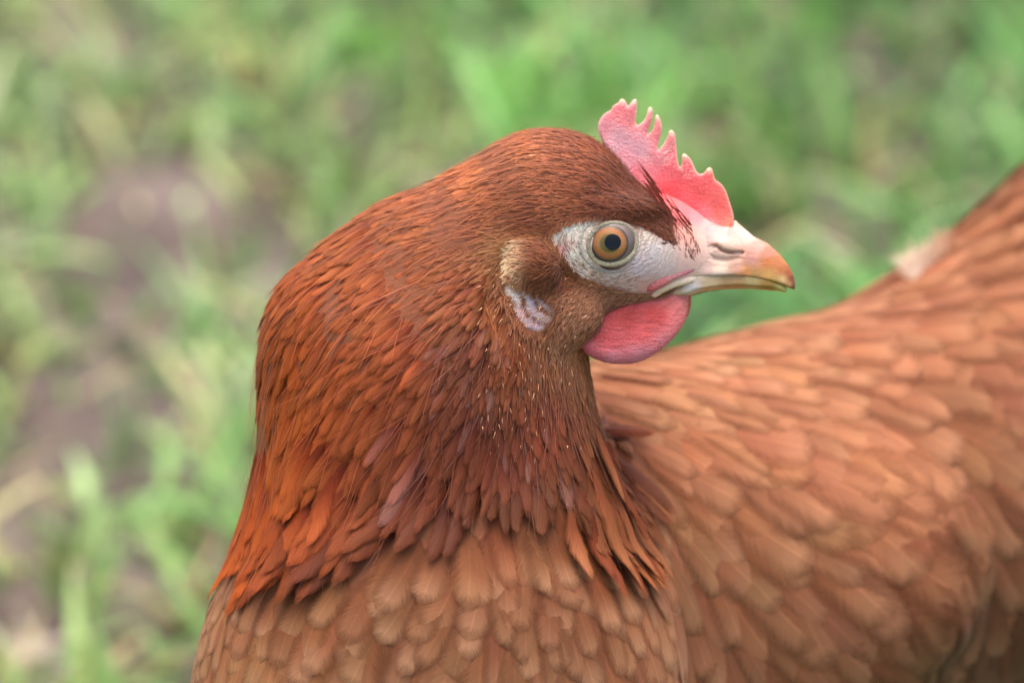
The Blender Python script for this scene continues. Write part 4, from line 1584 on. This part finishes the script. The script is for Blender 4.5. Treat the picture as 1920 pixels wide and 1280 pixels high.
# long loose hackles that hang over the shoulder
HL = [(1105, 800, .32, .95, 190, 24, 0), (1120, 830, .38, .92, 210, 24, 1), (1128, 850, .48, .88, 215, 26, 1), (1140, 860, .60, .80, 200, 28, 2), (1150, 872, .66, .75, 190, 22, 0),
      (1130, 900, .30, .95, 250, 26, 0), (1100, 880, .22, .97, 270, 28, 0), (1150, 930, .30, .95, 240, 24, 1), (1120, 940, .18, .98, 230, 26, 0), (1085, 930, .12, .99, 220, 28, 1),
      (1165, 900, .52, .85, 150, 26, 2), (1060, 950, .08, 1, 190, 28, 0), (1140, 980, .22, .97, 200, 22, 1), (1170, 960, .35, .93, 190, 20, 0), (1110, 990, .12, .99, 190, 24, 1), (1125, 815, 1, -.12, 120, 26, 1), (1122, 828, 1, .0, 100, 24, 1)]
hr = np.array([[a, b, surf_d(a, b)[0]] for a, b, *_ in HL])
hdv = {}


def dir_loose(p):
    d = np.array([[h[2], h[3]] for h in HL])
    return norm(d)


n = len(HL)
hc = np.array([lin([(186, 118, 76), (150, 78, 44), (138, 80, 50)][h[6]]) * [.8, .7, .6] for h in HL])
feathers('loose_hackles', hr, dir_loose, np.array([h[4] for h in HL], float) * .86, np.array([h[5] for h in HL], float) * 1.5, hc * .86, M_hackle, 'hackle', nseg=12, nu=4,
         lift=.14, sink=0, rag=.08, jit=.05, basedark=.5, tipcol=lin((210, 150, 105)), tipamt=.2, extra_h=16.0, stiff=True)


# white down showing where the saddle meets the tail
rw = np.stack([rng.uniform(1710, 1795, 330), rng.uniform(-1, 1, 330), rng.uniform(0, 1, 330)], -1)
yy = 520 - (rw[:, 0] - 1705) * .78 + rw[:, 1] * 15
rw = np.stack([rw[:, 0], yy, surf_d(rw[:, 0], yy)], -1)
rw = rw[(np.abs(sdf(rw)) < 6)]
n = len(rw)
fade = sstep(1800, 1710, rw[:, 0])[:, None]
feathers('white_down', rw, lambda p: norm(np.stack([-.25 + 0 * p[:, 0], -1 + 0 * p[:, 0]], -1)), rng.uniform(14, 48, n) * (.5 + .6 * fade[:, 0]), rng.uniform(1.6, 3.6, n),
         (lin((236, 208, 180)) * fade + lin((200, 140, 100)) * (1 - fade)) * .9, M_bristle, 'hair', nseg=4, nu=1, lift=1.0, sink=0, rag=0, jit=.5, basedark=1, camber=0, extra_h=2.0)


# pale quill tips, the new feathers still in their sheaths
def m_quill(p):
    return (p[:, 0] > 900) & (p[:, 0] < 1110) & (p[:, 1] > 500) & (p[:, 1] < 860) & front(p, .1)


rq = sample_roots(m_quill, lambda p: 12 + 12 * sstep(980, 1080, p[:, 0]), over=.7, seed=9)
n = len(rq)
feathers('quill_tips', rq, dir_head, rng.uniform(5, 16, n), rng.uniform(1.2, 2.4, n), vary(np.tile(lin((214, 160, 120)), (n, 1)), n, .35), M_bristle, 'hair', nseg=3, nu=1,
         lift=.3, sink=0, rag=0, jit=.3, basedark=1, camber=0, extra_h=6.0)['kind'] = 'stuff'

# ------------------------------------------------------------------ legs (below the frame)
def leg(dx, dd):
    top = P(np.array([1180. + dx, 1560, -420 + dd]))
    foot = np.array([top[0], top[1], 0.0])
    paths = [[(top + [0, 0, .05], .016), (top, .012), (np.array([foot[0] + .012, foot[1] + .004, .075]), .0065), (foot + [0, 0, .016], .0055)]]
    for ang, ln in ((170, .065), (205, .055), (135, .055), (0, .028)):
        u = np.array([math.cos(math.radians(ang)), math.sin(math.radians(ang)), 0])
        paths.append([(foot + [0, 0, .014], .006), (foot + u * ln * .5 + [0, 0, .010], .005), (foot + u * ln * .85 + [0, 0, .006], .004), (foot + u * ln + [0, 0, .003], .0015)])
    VV, FF, off = [], [], 0
    for pth in paths:
        c = np.array([a for a, _ in pth])
        r = np.array([b for _, b in pth])
        s = np.linspace(0, len(c) - 1, 16)
        c = np.stack([np.interp(s, np.arange(len(c)), c[:, i]) for i in range(3)], -1)
        r = np.interp(s, np.arange(len(r)), r) * (1 + .04 * np.sin(s * 14))
        t = norm(np.gradient(c, axis=0))
        ref = np.array([0.3, .9, .1])
        b = norm(np.cross(t, ref))
        e = np.cross(t, b)
        a = np.linspace(0, 2 * math.pi, 12, endpoint=False)
        qq = c[:, None] + r[:, None, None] * (np.cos(a)[None, :, None] * b[:, None] + np.sin(a)[None, :, None] * e[:, None])
        vi = np.arange(16 * 12).reshape(16, 12) + off
        FF.append(np.stack([vi[:-1], np.roll(vi, -1, 1)[:-1], np.roll(vi, -1, 1)[1:], vi[1:]], -1).reshape(-1, 4))
        VV.append(qq.reshape(-1, 3))
        off += 16 * 12
    V = np.concatenate(VV)
    make_mesh('leg', V, np.concatenate(FF), M_horn, hen, col=np.tile(lin((205, 165, 80)), (len(V), 1)), rest=V * 3000)


leg(-60, 120)
leg(60, -200)
